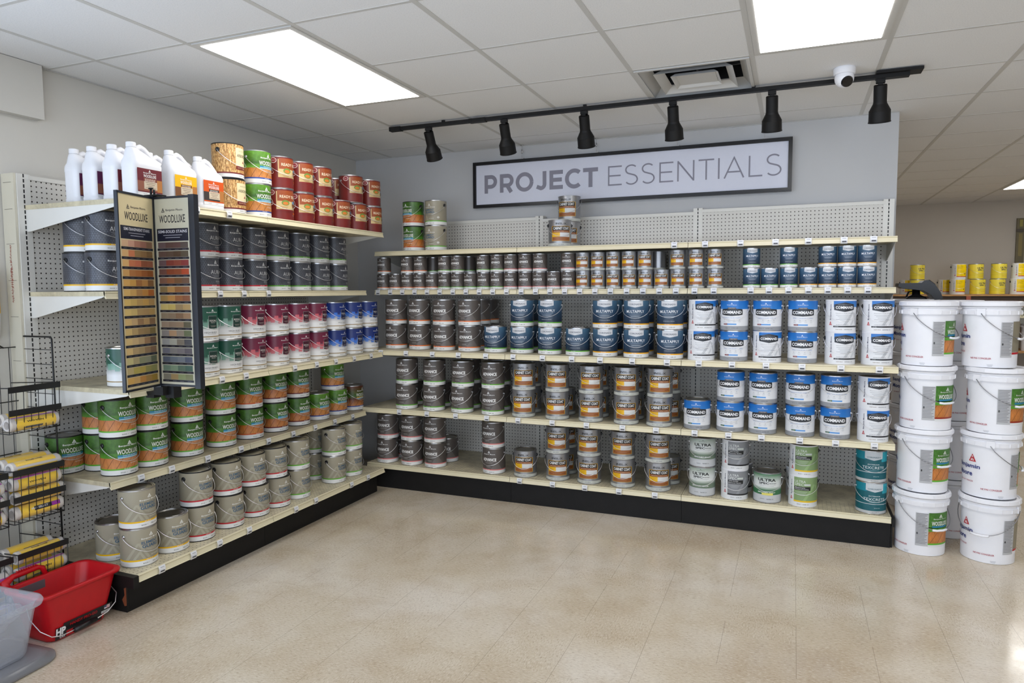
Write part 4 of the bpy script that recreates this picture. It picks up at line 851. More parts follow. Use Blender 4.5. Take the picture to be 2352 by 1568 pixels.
def vent():
    x0, x1, y0, y1 = GX+G*4, GX+G*5, GY+G*2, GY+G*3; cx, cy = (x0+x1)/2, (y0+y1)/2
    t = thing('air_vent', 'square stepped metal air vent in the ceiling behind the track', 'vent', (cx, cy, ZC))
    def ringf(mb, r0, z0, r1, z1, th=.004):
        for sgn in (1, -1):
            pass
        o = [(-r0, -r0, z0), (r0, -r0, z0), (r0, r0, z0), (-r0, r0, z0), (-r1, -r1, z1), (r1, -r1, z1), (r1, r1, z1), (-r1, r1, z1)]
        i_ = [(x*(1-th/abs(x)), y*(1-th/abs(y)), z+th*.6) for x, y, z in o]
        f = [(i, (i+1) % 4, 4+(i+1) % 4, 4+i) for i in range(4)]
        mb.add(o, f); mb.add(i_, [tuple(q_[::-1]) for q_ in f]); mb.add(o[:4]+i_[:4], [(i, 4+i, 4+(i+1) % 4, (i+1) % 4) for i in range(4)])
    mb = MB(); ringf(mb, .290, -.004, .235, .055); 
    for q_ in ((-.292, .292, -.292, -.275), (-.292, .292, .275, .292), (-.292, -.275, -.275, .275), (.275, .292, -.275, .275)): mb.box(*q_, -.006, 0)
    part('frame', mb, [M['tee']], t)
    mb = MB(); ringf(mb, .205, -.004, .165, .028); part('louver', mb, [M['tee']], t)
    mb = MB(); ringf(mb, .125, -.002, .105, .016); mb.box(-.105, .105, -.105, .105, .012, .016); part('center_plate', mb, [M['tee']], t)
    mb = MB(); mb.box(-.29, .29, -.29, .29, .16, .17); mb.lathe([(.14, .06), (.14, .16)], 28); mb.box(-.25, .25, -.006, .006, .06, .085); mb.box(-.006, .006, -.25, .25, .06, .085)
    for q_ in ((-.295, -.29, -.295, .295), (.29, .295, -.295, .295), (-.29, .29, -.295, -.29), (-.29, .29, .29, .295)): mb.box(*q_, .0, .17)
    part('duct', mb, [plain('duct_grey', (70, 70, 70), .4, .6)], t)
vent()

def track():
    y = -.985; z = ZC-.03
    t = thing('track_rail', 'long black track lighting rail under the ceiling', 'light track', (0, y, 0))
    mb = MB(); mb.box(1.0, 4.10, -.017, .017, z-.006, z+.016); part('rail', mb, [M['black_kick']], t)
    mb = MB(); mb.box(4.02, 4.24, -.05, .05, z+.012, z+.026); mb.box(4.02, 4.18, -.022, .022, z-.008, z+.012); part('feed_box', mb, [M['black_kick']], t)
    mb = MB(); mb.box(.98, 1.07, -.021, .021, z-.010, z+.018); part('end_cap', mb, [M['black_kick']], t)
    mb = MB(); mb.box(1.60, 1.72, -.020, .020, z-.009, z+.017); part('joiner', mb, [M['black_kick']], t)
    for x in (1.4, 2.4, 3.4):
        mb = MB(); mb.box(x-.01, x+.01, -.008, .008, z+.014, ZC+.0); part('hanger', mb, [M['black_kick']], t)
    for n, (x, tx, ty) in enumerate(((1.285, 2, 30), (1.85, 2, 27), (2.395, 2, 25), (2.945, 0, 22), (3.50, 0, 20), (4.045, -2, 18))):
        lab = 'black flared spotlight, %s from left on the track rail' % ORD[n+1] if n < 5 else 'black flared spotlight, rightmost on the track rail'
        s = thing('spotlight', lab, 'spotlight', (x, y, z-.007), 0, 'spotlights on the track rail')
        mb = MB(); mb.box(-.022, .022, -.013, .013, -.022, -.001); mb.box(-.012, .012, -.008, .008, -.052, -.022); part('adapter', mb, [M['black_kick']], s)
        mb = MB(); k = 1.0
        mb.lathe([(0, 0), (.030*k, 0), (.033*k, -.004), (.033*k, -.088), (.035*k, -.098), (.054*k, -.135), (.054*k, -.142), (.055*k, -.190), (.057*k, -.192), (.057*k, -.196), (.051*k, -.196), (.048*k, -.14), (.028*k, -.10), (0, -.10)], 28)
        o = part('shade', mb, [M['black_matte']], s, (0, -.004, -.030)); o.rotation_euler = (R(ty), 0, 0) if True else None
        o.rotation_euler = (R(ty), R(tx), 0)
        mb = MB(); mb.lathe([(0, -.118), (.026, -.118), (.040, -.128)], 20); b = part('bulb', mb, [plain('bulb_face', (150, 150, 150), .2)], s, (0, -.004, -.030)); b.rotation_euler = (R(ty), R(tx), 0)
        pw = (0, 1.0, 4.5, 6, 7.5, 7)[n]
        if pw:
            l = D.lights.new('spot_beam', 'SPOT'); l.energy = pw; l.color = (.70, .74, 1.0); l.spot_size = R(88); l.spot_blend = 1; l.shadow_soft_size = .03
            lo = D.objects.new('spot_beam', l); COL.objects.link(lo); lo.parent = s; lo.location = (0, -.004-math.sin(R(-ty))*.185, -.030-.185*math.cos(R(ty))); lo.rotation_euler = (R(ty), R(tx), 0)
track()

def security_camera():
    t = thing('security_camera', 'small white dome security camera on the ceiling', 'security camera', (3.86, -1.13, ZC))
    mb = MB(); mb.lathe([(0, .004), (.052, .003), (.055, -.004), (.053, -.030), (.050, -.034), (0, -.034)][::-1], 32); part('base', mb, [M['white_plastic']], t)
    mb = MB(); n = 10; mb.lathe([(.048*math.cos(R(90-180*i/n)), -.052-.048*math.sin(R(90-180*i/n))) for i in range(n+1)], 28); part('ball', mb, [M['white_plastic']], t)
    dr = Vector((.30, -.75, -.62)).normalized(); q_ = Vector((0, 0, -1)).rotation_difference(dr)
    mb = MB(); mb.lathe([(0, -.0505), (.027, -.0485), (.030, -.040)], 24); o = part('lens', mb, [plain('lens_black', (14, 14, 18), .08)], t, (0, 0, -.052)); o.rotation_mode = 'QUATERNION'; o.rotation_quaternion = q_
security_camera()

def sign():
    x0, x1, z0, z1 = 1.176, 3.610, 2.216, 2.586; y = -.035
    t = thing('hanging_sign', 'long white framed sign reading PROJECT ESSENTIALS', 'sign', ((x0+x1)/2, y, (z0+z1)/2))
    hw, hh = (x1-x0)/2, (z1-z0)/2; b = .026
    mb = MB()
    for sx in (-1, 1):
        mb.box(min(sx*hw, sx*(hw-b)), max(sx*hw, sx*(hw-b)), -.016, .012, -hh, hh); mb.box(min(sx*(hw-.006), sx*(hw-.014)), max(sx*(hw-.006), sx*(hw-.014)), -.021, -.016, -hh+.006, hh-.006)
        zz = sorted((sx*hh, sx*(hh-b))); mb.box(-hw+b, hw-b, -.016, .012, zz[0], zz[1]); zz = sorted((sx*(hh-.006), sx*(hh-.014))); mb.box(-hw+.014, hw-.014, -.021, -.016, zz[0], zz[1])
    part('frame', mb, [plain('sign_frame', (13, 13, 18), .3)], t)
    mb = MB(); mb.box(-hw+b, hw-b, -.004, .004, -hh+b, hh-b); part('panel', mb, [M['sign_white']], t)
    cxm = (x0+x1)/2; base_z = 2.331-(z0+z1)/2; CH = .147
    SX = [('P', 1.276, 1.388), ('R', 1.413, 1.533), ('O', 1.551, 1.703), ('J', 1.715, 1.812), ('E', 1.838, 1.949), ('C', 1.966, 2.099), ('T', 2.112, 2.231),
          ('E', 2.31, 2.416), ('S', 2.437, 2.54), ('S', 2.563, 2.665), ('E', 2.698, 2.80), ('N', 2.829, 2.951), ('T', 2.98, 3.089), ('I', 3.115, 3.129), ('A', 3.157, 3.296), ('L', 3.325, 3.417), ('S', 3.439, 3.543)]
    for ix, (ch, xa, xb) in enumerate(SX):
        mb = MB(); w = xb-xa; bold = ix < 7; sw = .031 if bold else .0105; h_ = sw/2; dep_ = [.0056]
        def rib(pts, th=None):
            th = (th or sw)/2; n = len(pts); v = []; dep_[0] += .0002
            for i, (px, pz) in enumerate(pts):
                a_ = pts[max(i-1, 0)]; b_ = pts[min(i+1, n-1)]
                d1 = Vector((px-a_[0], pz-a_[1])); d2 = Vector((b_[0]-px, b_[1]-pz))
                if d1.length < 1e-9: d1 = d2
                if d2.length < 1e-9: d2 = d1
                d1.normalize(); d2.normalize(); t_ = (d1+d2).normalized(); nx, nz = -t_.y, t_.x; k = 1/max(.5, t_.dot(d1))
                v += [(px+nx*th*k, -dep_[0], pz+nz*th*k), (px-nx*th*k, -dep_[0], pz-nz*th*k)]
            mb.add(v, [(2*i, 2*i+1, 2*i+3, 2*i+2) for i in range(n-1)])
        arc = lambda cx, cz, rx, rz, a0, a1, n=28: [(cx+rx*math.cos(R(a0+(a1-a0)*i/n)), cz+rz*math.sin(R(a0+(a1-a0)*i/n))) for i in range(n+1)]
        T_, B_ = CH-h_, h_; Lx_, Rx_ = h_, w-h_
        if ch in 'PR':
            rib([(Lx_, 0), (Lx_, CH)]); mz = CH*(.36 if ch == 'P' else .38); rz = (T_-mz)/2; cr = Rx_-rz
            rib([(Lx_, T_), (cr, T_)]+arc(cr, mz+rz, rz, rz, 90, -90)[1:-1]+[(cr, mz), (Lx_, mz)])
            if ch == 'R': rib([(w*.50, mz+.004), (w-.021, 0)], sw*1.05)
        elif ch == 'O': rib(arc(w/2, CH/2, w/2-h_, CH/2-h_+.003, 0, 360, 48))
        elif ch == 'C': rib(arc(w*.57, CH/2, w*.57-h_, CH/2-h_+.003, 47, 313, 36))
        elif ch == 'J': r_ = .032; rib([(Rx_, CH), (Rx_, B_+r_)]+arc(Rx_-r_, B_+r_, r_, r_, 0, -90, 12)[1:]+[(.016, B_+.014)])
        elif ch == 'E':
            rib([(Lx_, 0), (Lx_, CH)])
            for zz, k in ((T_, 1), (CH*.5, .92), (B_, 1)): rib([(Lx_, zz), (w*k, zz)])
        elif ch == 'T': rib([(0, T_), (w, T_)]); rib([(w/2, 0), (w/2, CH)])
        elif ch == 'I': rib([(w/2, 0), (w/2, CH)])
        elif ch == 'L': rib([(Lx_, 0), (Lx_, CH)]); rib([(Lx_, B_), (w, B_)])
        elif ch == 'N': rib([(Lx_, 0), (Lx_, CH)]); rib([(Rx_, 0), (Rx_, CH)]); rib([(Lx_, CH-.004), (Rx_, .004)], sw*1.05)
        elif ch == 'A': rib([(h_*.7, 0), (w/2, CH-.003), (w-h_*.7, 0)]); rib([(w*.19, CH*.30), (w*.81, CH*.30)])
        elif ch == 'S':
            rx = w*.44; r1 = (CH*.48-h_)/2; r2 = (CH*.52-h_)/2
            rib(arc(w*.50, CH-h_-r1+.002, rx*.92, r1, 38, 90, 8)+arc(w*.50, CH-h_-r1+.002, rx*.92, r1, 90, 235, 20)[1:]+arc(w*.50, B_+r2-.002, rx, r2, 62, -90, 20)+arc(w*.50, B_+r2-.002, rx, r2, -90, -146, 8)[1:])
        part('letter', mb, [M['sign_text']], t, (xa-cxm, 0, base_z))
    for x in (-.788, -.177, .433, 1.034):
        mb = MB(); mb.tube([(x, -.002, hh+.001), (x, -.002, ZC-(z0+z1)/2)], .0012, 5); mb.tube([(x, -.002, hh+.045), (x, -.002, hh+.075)], .005, 8); mb.box(x-.016, x+.016, -.012, .010, hh-.001, hh+.008)
        mb.tube([(x-.014, -.002, ZC-(z0+z1)/2-.004), (x+.014, -.002, ZC-(z0+z1)/2-.004)], .003, 6)
        part('cable', mb, [M['tin']], t)
sign()

# ---------------------------------------------------------------- jugs on the left top shelf
def jug(label, x, y, col, col2, name2, rz=90):
    """broad face looks along local -y; spout at local -x"""
    t = thing('plastic_jug', label, 'jug', (x, y, LZ[0]), R(rz), 'white plastic jugs on the left rack top shelf'); t.scale = (.97, .97, .955)
    W_, Dp = .176, .104; mb = MB(); rings = []
    for z, w, d, cx in ((0, .160, .090, 0), (.004, .170, .098, 0), (.016, W_, Dp, 0), (.030, W_, Dp, 0), (.034, W_-.005, Dp-.005, 0), (.040, W_-.003, Dp-.003, 0), (.165, W_-.002, Dp-.002, 0),
                        (.172, W_+.001, Dp+.001, 0), (.182, W_, Dp, 0), (.198, .165, .100, -.004), (.215, .136, .088, -.016), (.232, .104, .074, -.030), (.246, .074, .062, -.043), (.256, .052, .050, -.052), (.262, .040, .040, -.055)):
        rings.append(rrect(w, d, min(w, d)*(.30 if z < .2 else .45), z, cx, 0, 5))
    mb.loft(rings); part('body', mb, [M['white_plastic']], t)
    mb = MB(); mb.lathe([(0, .287), (.0205, .287), (.0225, .284), (.0225, .263), (.019, .262), (.019, .25)][::-1], 24, cx=-.055); part('cap', mb, [M['white_plastic']], t)
    mb = MB(); mb.tube([(-.040, 0, .240), (-.026, 0, .262), (-.008, 0, .270), (.012, 0, .262), (.040, 0, .238), (.062, 0, .212), (.074, 0, .190)], [.012, .014, .015, .0155, .0155, .0155, .012], 12); part('handle', mb, [M['white_plastic']], t)
    s = Sheet(); s.step = .0003
    c2 = (176, 116, 60)
    s.rect(-.070, .070, .098, .160, col, L=1); s.rect(-.070, .070, .048, .098, col2, L=1); s.rect(.040, .070, .048, .110, c2, L=2); s.rect(-.070, .070, .044, .050, col, L=3); s.rect(-.070, .070, .028, .044, (228, 228, 228), L=1)
    s.tri(0, .150, .013, .013, (240, 238, 235), col); s.text('Benjamin Moore', 0, .138, .072, .008, (240, 238, 235), bold=.015); s.text('WOODLUXE', 0, .124, .072, .015, (240, 238, 235), bold=.015)
    s.rect(-.034, .036, .100, .113, col2, L=3); s.text(name2[0], 0, .108, .056, .0055, (235, 225, 215), L=4); s.text(name2[1], 0, .1015, .056, .0055, (235, 225, 215), L=4)
    s.rect(-.034, .040, .060, .098, (206, 190, 166), L=3); s.lines(.003, .092, .060, 4, .0085, .0022, (120, 100, 84), L=4); s.text('GALLON', -.03, .036, .02, .004, (120, 120, 126), L=2); s.text('3.785 L', .02, .036, .02, .004, (120, 120, 126), L=2)
    o = obj('paper_label', s.mb.mesh('paper_label', PRINT), t, (0, -Dp/2-.0008, 0)); return t
XF = LX+LD[0]
mar, brn = (104, 28, 38), (140, 86, 66)
jx = XF-.022-.053
jy = -2.805
jug('white plastic jug with maroon label, frontmost of the row of four', jx, jy, mar, brn, ('STAIN', 'REMOVER'))
jug('white plastic jug, maroon label edge showing, second back in row of four', jx-.132, jy+.003, mar, brn, ('STAIN', 'REMOVER'))
jug('white plastic jug, third back in row of four', jx-.264, jy-.003, (90, 30, 70), brn, ('STAIN', 'REMOVER'))
jug('white plastic jug nearest the left wall, last of row of four', jx-.396, jy+.002, (90, 30, 70), brn, ('STAIN', 'REMOVER'))
jug('white plastic jug with yellow label', jx, -2.592, (232, 178, 16), (120, 76, 44), ('WOOD', 'CLEANER'))
jug('white plastic jug with orange label', jx, -2.412, (206, 82, 22), (62, 54, 52), ('WOOD', 'BRIGHTENER'))
jug('white plastic jug half hidden behind the yellow-labelled jug', jx-.142, -2.592, (232, 178, 16), (120, 76, 44), ('WOOD', 'CLEANER'))
jug('white plastic jug half hidden behind the orange-labelled jug', jx-.142, -2.412, (206, 82, 22), (62, 54, 52), ('WOOD', 'BRIGHTENER'))

# ---------------------------------------------------------------- stain colour display: two boards hinged like a book
TR = [((206,168,134),(196,150,128),(170,120,100),(156,108,90),(140,104,78)), ((214,172,118),(200,124,86),(150,120,78),(146,112,72),(128,98,60)), ((220,176,116),(198,120,84),(196,112,82),(150,88,60),(158,94,66)),
      ((206,160,98),(176,118,70),(176,112,62),(160,96,50),(150,86,36)), ((214,168,98),(206,158,84),(166,114,66),(190,140,80),(138,98,58)), ((218,180,110),(206,164,98),(180,136,84),(196,140,72),(178,104,48)), ((218,186,110),(206,174,102),(190,156,96),(200,160,90),(182,146,92)),
      ((216,188,120),(206,180,116),(178,148,100),(176,144,98),(184,150,92)), ((214,180,120),(200,168,122),(158,124,88),(184,150,102),(140,108,76)), ((212,182,120),(186,158,108),(160,132,90),(154,128,86),(130,112,66)), ((216,186,128),(206,176,128),(190,160,118),(160,124,88),(112,84,64)),
      ((214,182,124),(180,154,112),(170,146,104),(150,122,88),(130,100,74)), ((196,184,130),(172,158,118),(138,140,108),(140,140,116),(98,104,80)), ((186,166,118),(176,160,84),(176,154,76),(146,138,80),(136,134,80)), ((206,162,88),(196,158,98),(178,126,64),(156,122,66),(150,120,44))]
SS = [((98,80,80),(86,64,58),(90,66,62),(82,72,66)), ((94,72,64),(88,70,58),(78,60,46),(84,74,58)), ((98,78,80),(120,58,48),(130,68,54),(126,54,52)), ((106,72,64),(128,66,42),(134,72,46),(164,70,42)), ((124,88,72),(136,88,58),(112,80,54),(104,78,62)),
      ((132,112,74),(174,132,78),(140,96,58),(136,92,64)), ((158,128,78),(176,130,74),(146,96,62),(130,82,58)), ((196,176,110),(186,164,96),(150,128,92),(168,140,92)), ((138,122,100),(130,112,92),(124,98,76),(146,116,88)), ((148,128,110),(136,116,98),(140,118,96),(92,86,68)),
      ((134,128,124),(166,134,104),(138,126,112),(98,104,76)), ((146,146,144),(158,156,144),(120,112,100),(76,76,80)), ((106,106,116),(122,118,116),(116,110,112),(92,86,92)), ((84,90,104),(98,106,116),(108,114,122),(78,84,102)), ((104,124,108),(116,136,112),(86,106,92),(68,94,84)), ((120,116,104),(146,124,86),(128,138,98),(118,120,86))]
def board(t, ang, w, face, head, sw, ncol, flip):
    H = .882; root = None
    ca, sa = math.cos(R(ang)), math.sin(R(ang))
    mb = MB(); mb.box(0, w, 0, .012, -H, 0); mb.box(0, w, -.004, 0, -H, -H+.010); mb.box(0, w, -.004, 0, -.010, 0); mb.box(0, .007, -.004, 0, -H, 0); mb.box(w-.010, w+.022, -.006, .022, -H-.006, .003)
    o = part('board', mb, [plain('display_black', (21, 24, 33), .4)], t, (0, 0, 0)); 
    s = Sheet(); s.step = .0004; s.rect(.007, w-.010, -H+.010, -.010, face, L=1)
    cx = (w-.003)/2
    s.tri(cx-.052, -.062, .020, .020, (40, 38, 50), face); s.text('Benjamin Moore', cx+.014, -.064, .098, .013, (46, 44, 58)); s.text('WOODLUXE', cx, -.103, .152, .036, (26, 26, 40), bold=.004)
    s.rect(.016, w-.020, -.205, -.147, (26, 28, 44), L=2); s.text(head, cx, -.161, min(.17, w-.05), .013, (206, 206, 214), bold=.01); s.lines(cx, -.178, .11, 2, .011, .003, (150, 150, 160), L=3)
    n = len(sw); top = -.208; ph = (.862-.208)/n
    for i, rowc in enumerate(sw):
        z = top-i*ph; x0, x1 = .020, w-.024
        for k, c in enumerate(rowc):
            a = x0+(x1-x0)*k/ncol; b = x0+(x1-x0)*(k+1)/ncol
            s.rect(a, b, z-ph*.70, z-.002, c, mat=0, L=2)
        s.rect(x0-.004, x1+.004, z-ph+.001, z-ph*.72, (26, 27, 38), L=3)
        for k in range(ncol): s.rect(x0+(x1-x0)*(k+.25)/ncol, x0+(x1-x0)*(k+.75)/ncol, z-ph*.88, z-ph*.85, (120, 120, 130), L=4)
    if flip: s.mb.M = None
    f = obj('swatch_sheet', s.mb.mesh('swatch_sheet', PRINT), o, (0, -.0006 if not flip else -.0006, 0))
    return o
def display():
    t = thing('color_display', 'hinged wood stain colour display with two swatch boards on the left rack', 'colour chart', (.868, -2.872, 1.980))
    # left board: runs from the hinge towards the viewer; mirrored so that its printed face looks into the fold
    w1 = .245
    Lb = D.objects.new('swatch_board', None)
    o = board(t, 0, .220, (190, 186, 166), 'SEMI-SOLID STAINS', SS, 4, False); o.rotation_euler = (0, 0, R(3)); o.name = 'swatch_board'
    o['label'] = 'right board with dark and grey swatches'
    # second board: x axis reversed by building from its far edge
    H = .882
    o2 = board(t, 0, w1, (206, 190, 150), 'SEMI-TRANSPARENT STAINS', TR, 5, False); o2.name = 'swatch_board'
    d = Vector((.060, -.238, 0)).normalized(); ang = math.atan2(-d.y, -d.x)
    o2.location = (d.x*w1, d.y*w1, 0); o2.rotation_euler = (0, 0, ang); o2['label'] = 'left board with tan swatches'
    mb = MB(); mb.box(-.035, .050, -.02, .03, .004, .010); mb.tube([(-.012, 0, .01), (-.012, 0, .045)], .005, 8); mb.tube([(-.012, 0, .038), (-.012, 0, .044)], .011, 10); mb.tube([(.008, 0, .01), (.008, 0, .034)], .005, 8)
    mb.box(-.071, -.035, -.02, .02, .002, .008)
    part('hinge_bracket', mb, [M['black_kick']], t)
    mb = MB(); mb.box(-.05, .01, .0, .05, -.93, -.888); mb.box(-.102, -.05, .0, .04, -.945, -.915); mb.box(-.01, .045, .03, .075, -.945, -.890); part('lower_bracket', mb, [M['black_kick']], t)
    D.objects.remove(Lb)
display()

# ---------------------------------------------------------------- wire rack with paint roller covers
def wire_rack():
    t = thing('wire_rack', 'black wire basket rack holding paint roller covers beside the left rack', 'wire rack', (0, 0, 0))
    wm = M['black_plastic']
    mb = MB(); yl = -3.0
    mb.tube([(.035, yl, .02), (.035, yl, 1.315), (.042, yl, 1.325), (.295, yl, 1.325), (.302, yl, 1.315), (.302, yl, .02)], .0042, 8)
    for i in range(16):
        z = 1.262-i*.0725; mb.tube([(.035, yl, z), (.302, yl, z)], .0019, 6)
    part('end_panel', mb, [wm], t)
    mb = MB()
    for y in (-3.04, -3.09, -3.14, -3.19, -3.24, -3.29, -3.34, -3.39, -3.44, -3.49): mb.tube([(.040, y, .05), (.040, y, 1.27)], .0018, 6)
    for z in (1.27, 1.0, .74, .48, .20, .05): mb.tube([(.040, -3.55, z), (.040, -3.0, z)], .0030, 6)
    mb.tube([(.05, -3.24, 1.30), (.05, -3.12, 1.305), (.05, -3.07, 1.27)], .004, 8)
    part('back_grid', mb, [wm], t)
    mb = MB(); mb.tube([(.302, -3.55, .02), (.302, -3.55, 1.325), (.035, -3.55, 1.325), (.035, -3.55, .02)], .0042, 8); mb.tube([(.29, -3.295, .02), (.29, -3.295, .9)], .004, 8); part('end_panel', mb, [wm], t)
    for bi, (zb, zt) in enumerate(((.905, 1.115), (.49, .735), (.075, .350))):
        for si, (ya, yb) in enumerate(((-3.275, -3.045), (-3.54, -3.30))):
            if si == 1 and bi == 0: continue
            mb = MB(); X = .405; n = 7
            for i in range(n+1):
                y = ya+(yb-ya)*i/n
                mb.tube([(X, y, zt), (X-.01, y, zb), (.16, y, zb-.004), (.05, y, zb)], .0018, 6)
            mb.tube([(.05, ya, zt-.02), (X, ya, zt), (X, yb, zt), (.05, yb, zt-.02)], .0028, 6)
            mb.tube([(.05, ya, zb), (X-.01, ya, zb), (X-.01, yb, zb), (.05, yb, zb)], .0024, 6)
            for k in (.0, .5):
                zz = zt-(zt-zb)*k
                mb.box(X+.002, X+.004, ya-.003, yb+.003, zz-.024, zz+.004)
            part('basket', mb, [wm], t)
wire_rack()
def roller_meshes():
    mb = MB(); r = .030; L = .228
    def cyl(mb, prof, col, M_=None):
        b = MB(); b.lathe(prof, 24, 0, col); b.v = [(z, x, y) for x, y, z in b.v]; mb.add(b.v, b.f, 0, b.c, smooth=True)
    cyl(mb, [(.019, -L/2), (.026, -L/2), (r, -L/2+.006), (r, L/2-.006), (.026, L/2), (.019, L/2), (.019, -L/2)], lin((214, 206, 196)))
    a = mb.mesh('nap', PRINT)
    outs = []
    for st in range(3):
        mb = MB(); rr = r+.0012; n = 20
        def patch(a0, a1, x0, x1, col, dr=0):
            m_ = max(2, int(abs(a1-a0)/14)+1); v = []
            for i in range(m_+1):
                an = R(a0+(a1-a0)*i/m_); 
                for x in (x0, x1): v.append((x, -(rr+dr)*math.cos(an), (rr+dr)*math.sin(an)))
            mb.add(v, [(2*i, 2*i+1, 2*i+3, 2*i+2) for i in range(m_)], 0, lin(col), smooth=True)
        Y = (252, 208, 6)
        if st == 0: patch(-140, 5, -.092, .090, Y); patch(28, 140, -.095, .086, Y)
        elif st == 1: patch(-150, 150, -.09, .088, Y); patch(-10, 26, -.03, .090, (24, 22, 26), .0006); patch(-8, 24, .050, .088, (150, 40, 150), .001)
        else: patch(-150, 60, -.088, .092, Y); patch(66, 84, -.10, .105, (176, 50, 160), .0006); patch(-40, -20, -.05, .03, (30, 28, 32), .0006)
        vs, fs = text2d(('ROLLER COVER', 'PRO SELECT', 'WOVEN')[st], .02, 1); an0 = (70, 9, 20)[st]
        v = [( -.005+x*.075, -(rr+.0014)*math.cos(R(an0+y*16)), (rr+.0014)*math.sin(R(an0+y*16))) for x, y in vs]
        mb.add(v, fs, 0, lin((60, 50, 30) if st != 1 else (210, 210, 210)))
        outs.append(mb.mesh('wrapper', PRINT))
    mb = MB(); b = MB(); b.lathe([(.006, -L/2-.012), (.022, -L/2-.006), (r+.002, -L/2+.010), (r+.0022, L/2-.010), (.022, L/2+.005), (.006, L/2+.014)], 18); rn = random.Random(9)
    b.v = [(z+rn.uniform(-.001, .001), x*(1+rn.uniform(-.02, .03)), y*(1+rn.uniform(-.02, .03))) for x, y, z in b.v]; mb.add(b.v, b.f, 0, smooth=True)
    return a, outs, mb.mesh('film', [M['film']])
NAP, WRAP, FILM = roller_meshes()
def roller(label, x, y, z, rx, st, tilt=0, yaw=0):
    t = thing('roller_cover', label, 'paint roller cover', (x, y, z), 0, 'wrapped roller covers in the wire rack'); t.rotation_euler = (R(rx), R(tilt), R(90+yaw)); t.rotation_mode = 'XYZ'
    obj('nap', NAP, t); obj('wrapper', WRAP[st], t); obj('plastic_film', FILM, t)
yc = -3.155
roller('yellow-wrapped roller cover alone in the top wire basket, front', .368, yc, .942, 0, 2)
roller('yellow-wrapped roller cover behind another in the top wire basket', .300, yc+.01, .952, 20, 1, 2)
for i, (x, z, st, dy, n_) in enumerate(((.366, .532, 1, 0, 'front bottom of the middle wire basket'), (.366, .600, 0, .01, 'second up at the front of the middle wire basket'), (.366, .668, 2, -.005, 'third up at the front of the middle wire basket'),
        (.362, .738, 0, 0, 'lying on top at the front of the middle wire basket'), (.296, .532, 0, 0, 'bottom of second row in the middle wire basket'), (.296, .600, 2, 0, 'second up in second row of the middle wire basket'), (.296, .668, 1, 0, 'third up in second row of the middle wire basket'),
        (.296, .745, 1, .0, 'topmost of second row, black band, middle wire basket'), (.226, .668, 0, 0, 'third row upper part of the middle wire basket'), (.228, .740, 0, -.01, 'topmost of third row, middle wire basket'), (.160, .720, 1, -.01, 'rearmost against the wires of the middle basket'),
        (.226, .600, 0, 0, 'third row lower part of the middle wire basket'), (.226, .532, 0, 0, 'third row bottom of the middle wire basket'), (.158, .652, 0, 0, 'rear stack upper part of the middle wire basket'), (.158, .584, 0, 0, 'rear stack lower part of the middle wire basket'), (.158, .518, 0, 0, 'rear stack bottom of the middle wire basket'))):
    roller('yellow-wrapped roller cover, '+n_, x, yc+dy, z, (i*37) % 25-10, st)
for i, (x, z, st, dy, n_) in enumerate(((.366, .110, 0, 0, 'front bottom of the lowest wire basket'), (.366, .178, 1, 0, 'second up at the front of the lowest wire basket'), (.366, .246, 2, 0, 'third up at the front of the lowest wire basket'), (.360, .322, 0, .005, 'lying on top at the front of the lowest wire basket'),
        (.296, .110, 0, 0, 'second row bottom of the lowest wire basket'), (.296, .178, 0, 0, 'second row, second up in the lowest wire basket'), (.296, .246, 0, 0, 'second row, third up in the lowest wire basket'), (.288, .328, 1, -.01, 'behind the topmost roller of the lowest basket'))):
    roller('yellow-wrapped roller cover, '+n_, x, yc+dy, z, (i*53) % 30-12, st)
for i, (z, n_) in enumerate(((.53, 'middle'), (.598, 'middle'), (.666, 'middle'), (.115, 'lowest'), (.183, 'lowest'), (.251, 'lowest'))):
    roller('wrapped roller cover at the left picture edge, %s up in the %s left basket' % (('bottom', 'second', 'third')[i % 3], n_), .366, -3.42, z, i*11, 2)

# hanging bagged item at the very left edge
t = thing('hanging_package', 'yellow and white bagged package hanging on the wall at the left picture edge', 'package', (.03, -3.150, 1.32))
mb = MB(); mb.loft([rrect(.02, .16, .009, 0, 0, 0), rrect(.035, .17, .016, .10, 0, 0), rrect(.035, .17, .016, .28, 0, 0), rrect(.012, .16, .005, .34, 0, 0)], 0, lin((222, 222, 222))); part('bag', mb, [PRINT[0]], t)
mb = MB(); mb.loft([rrect(.037, .172, .017, .12, .0, 0), rrect(.037, .172, .017, .30, 0, 0)], 0, lin((226, 180, 20)), caps=False); part('yellow_band', mb, [PRINT[0]], t)
mb = MB(); mb.tube([(-.03, 0, .335), (.0, 0, .335), (.0, 0, .35)], .003, 6); part('hook', mb, [M['tin']], t)

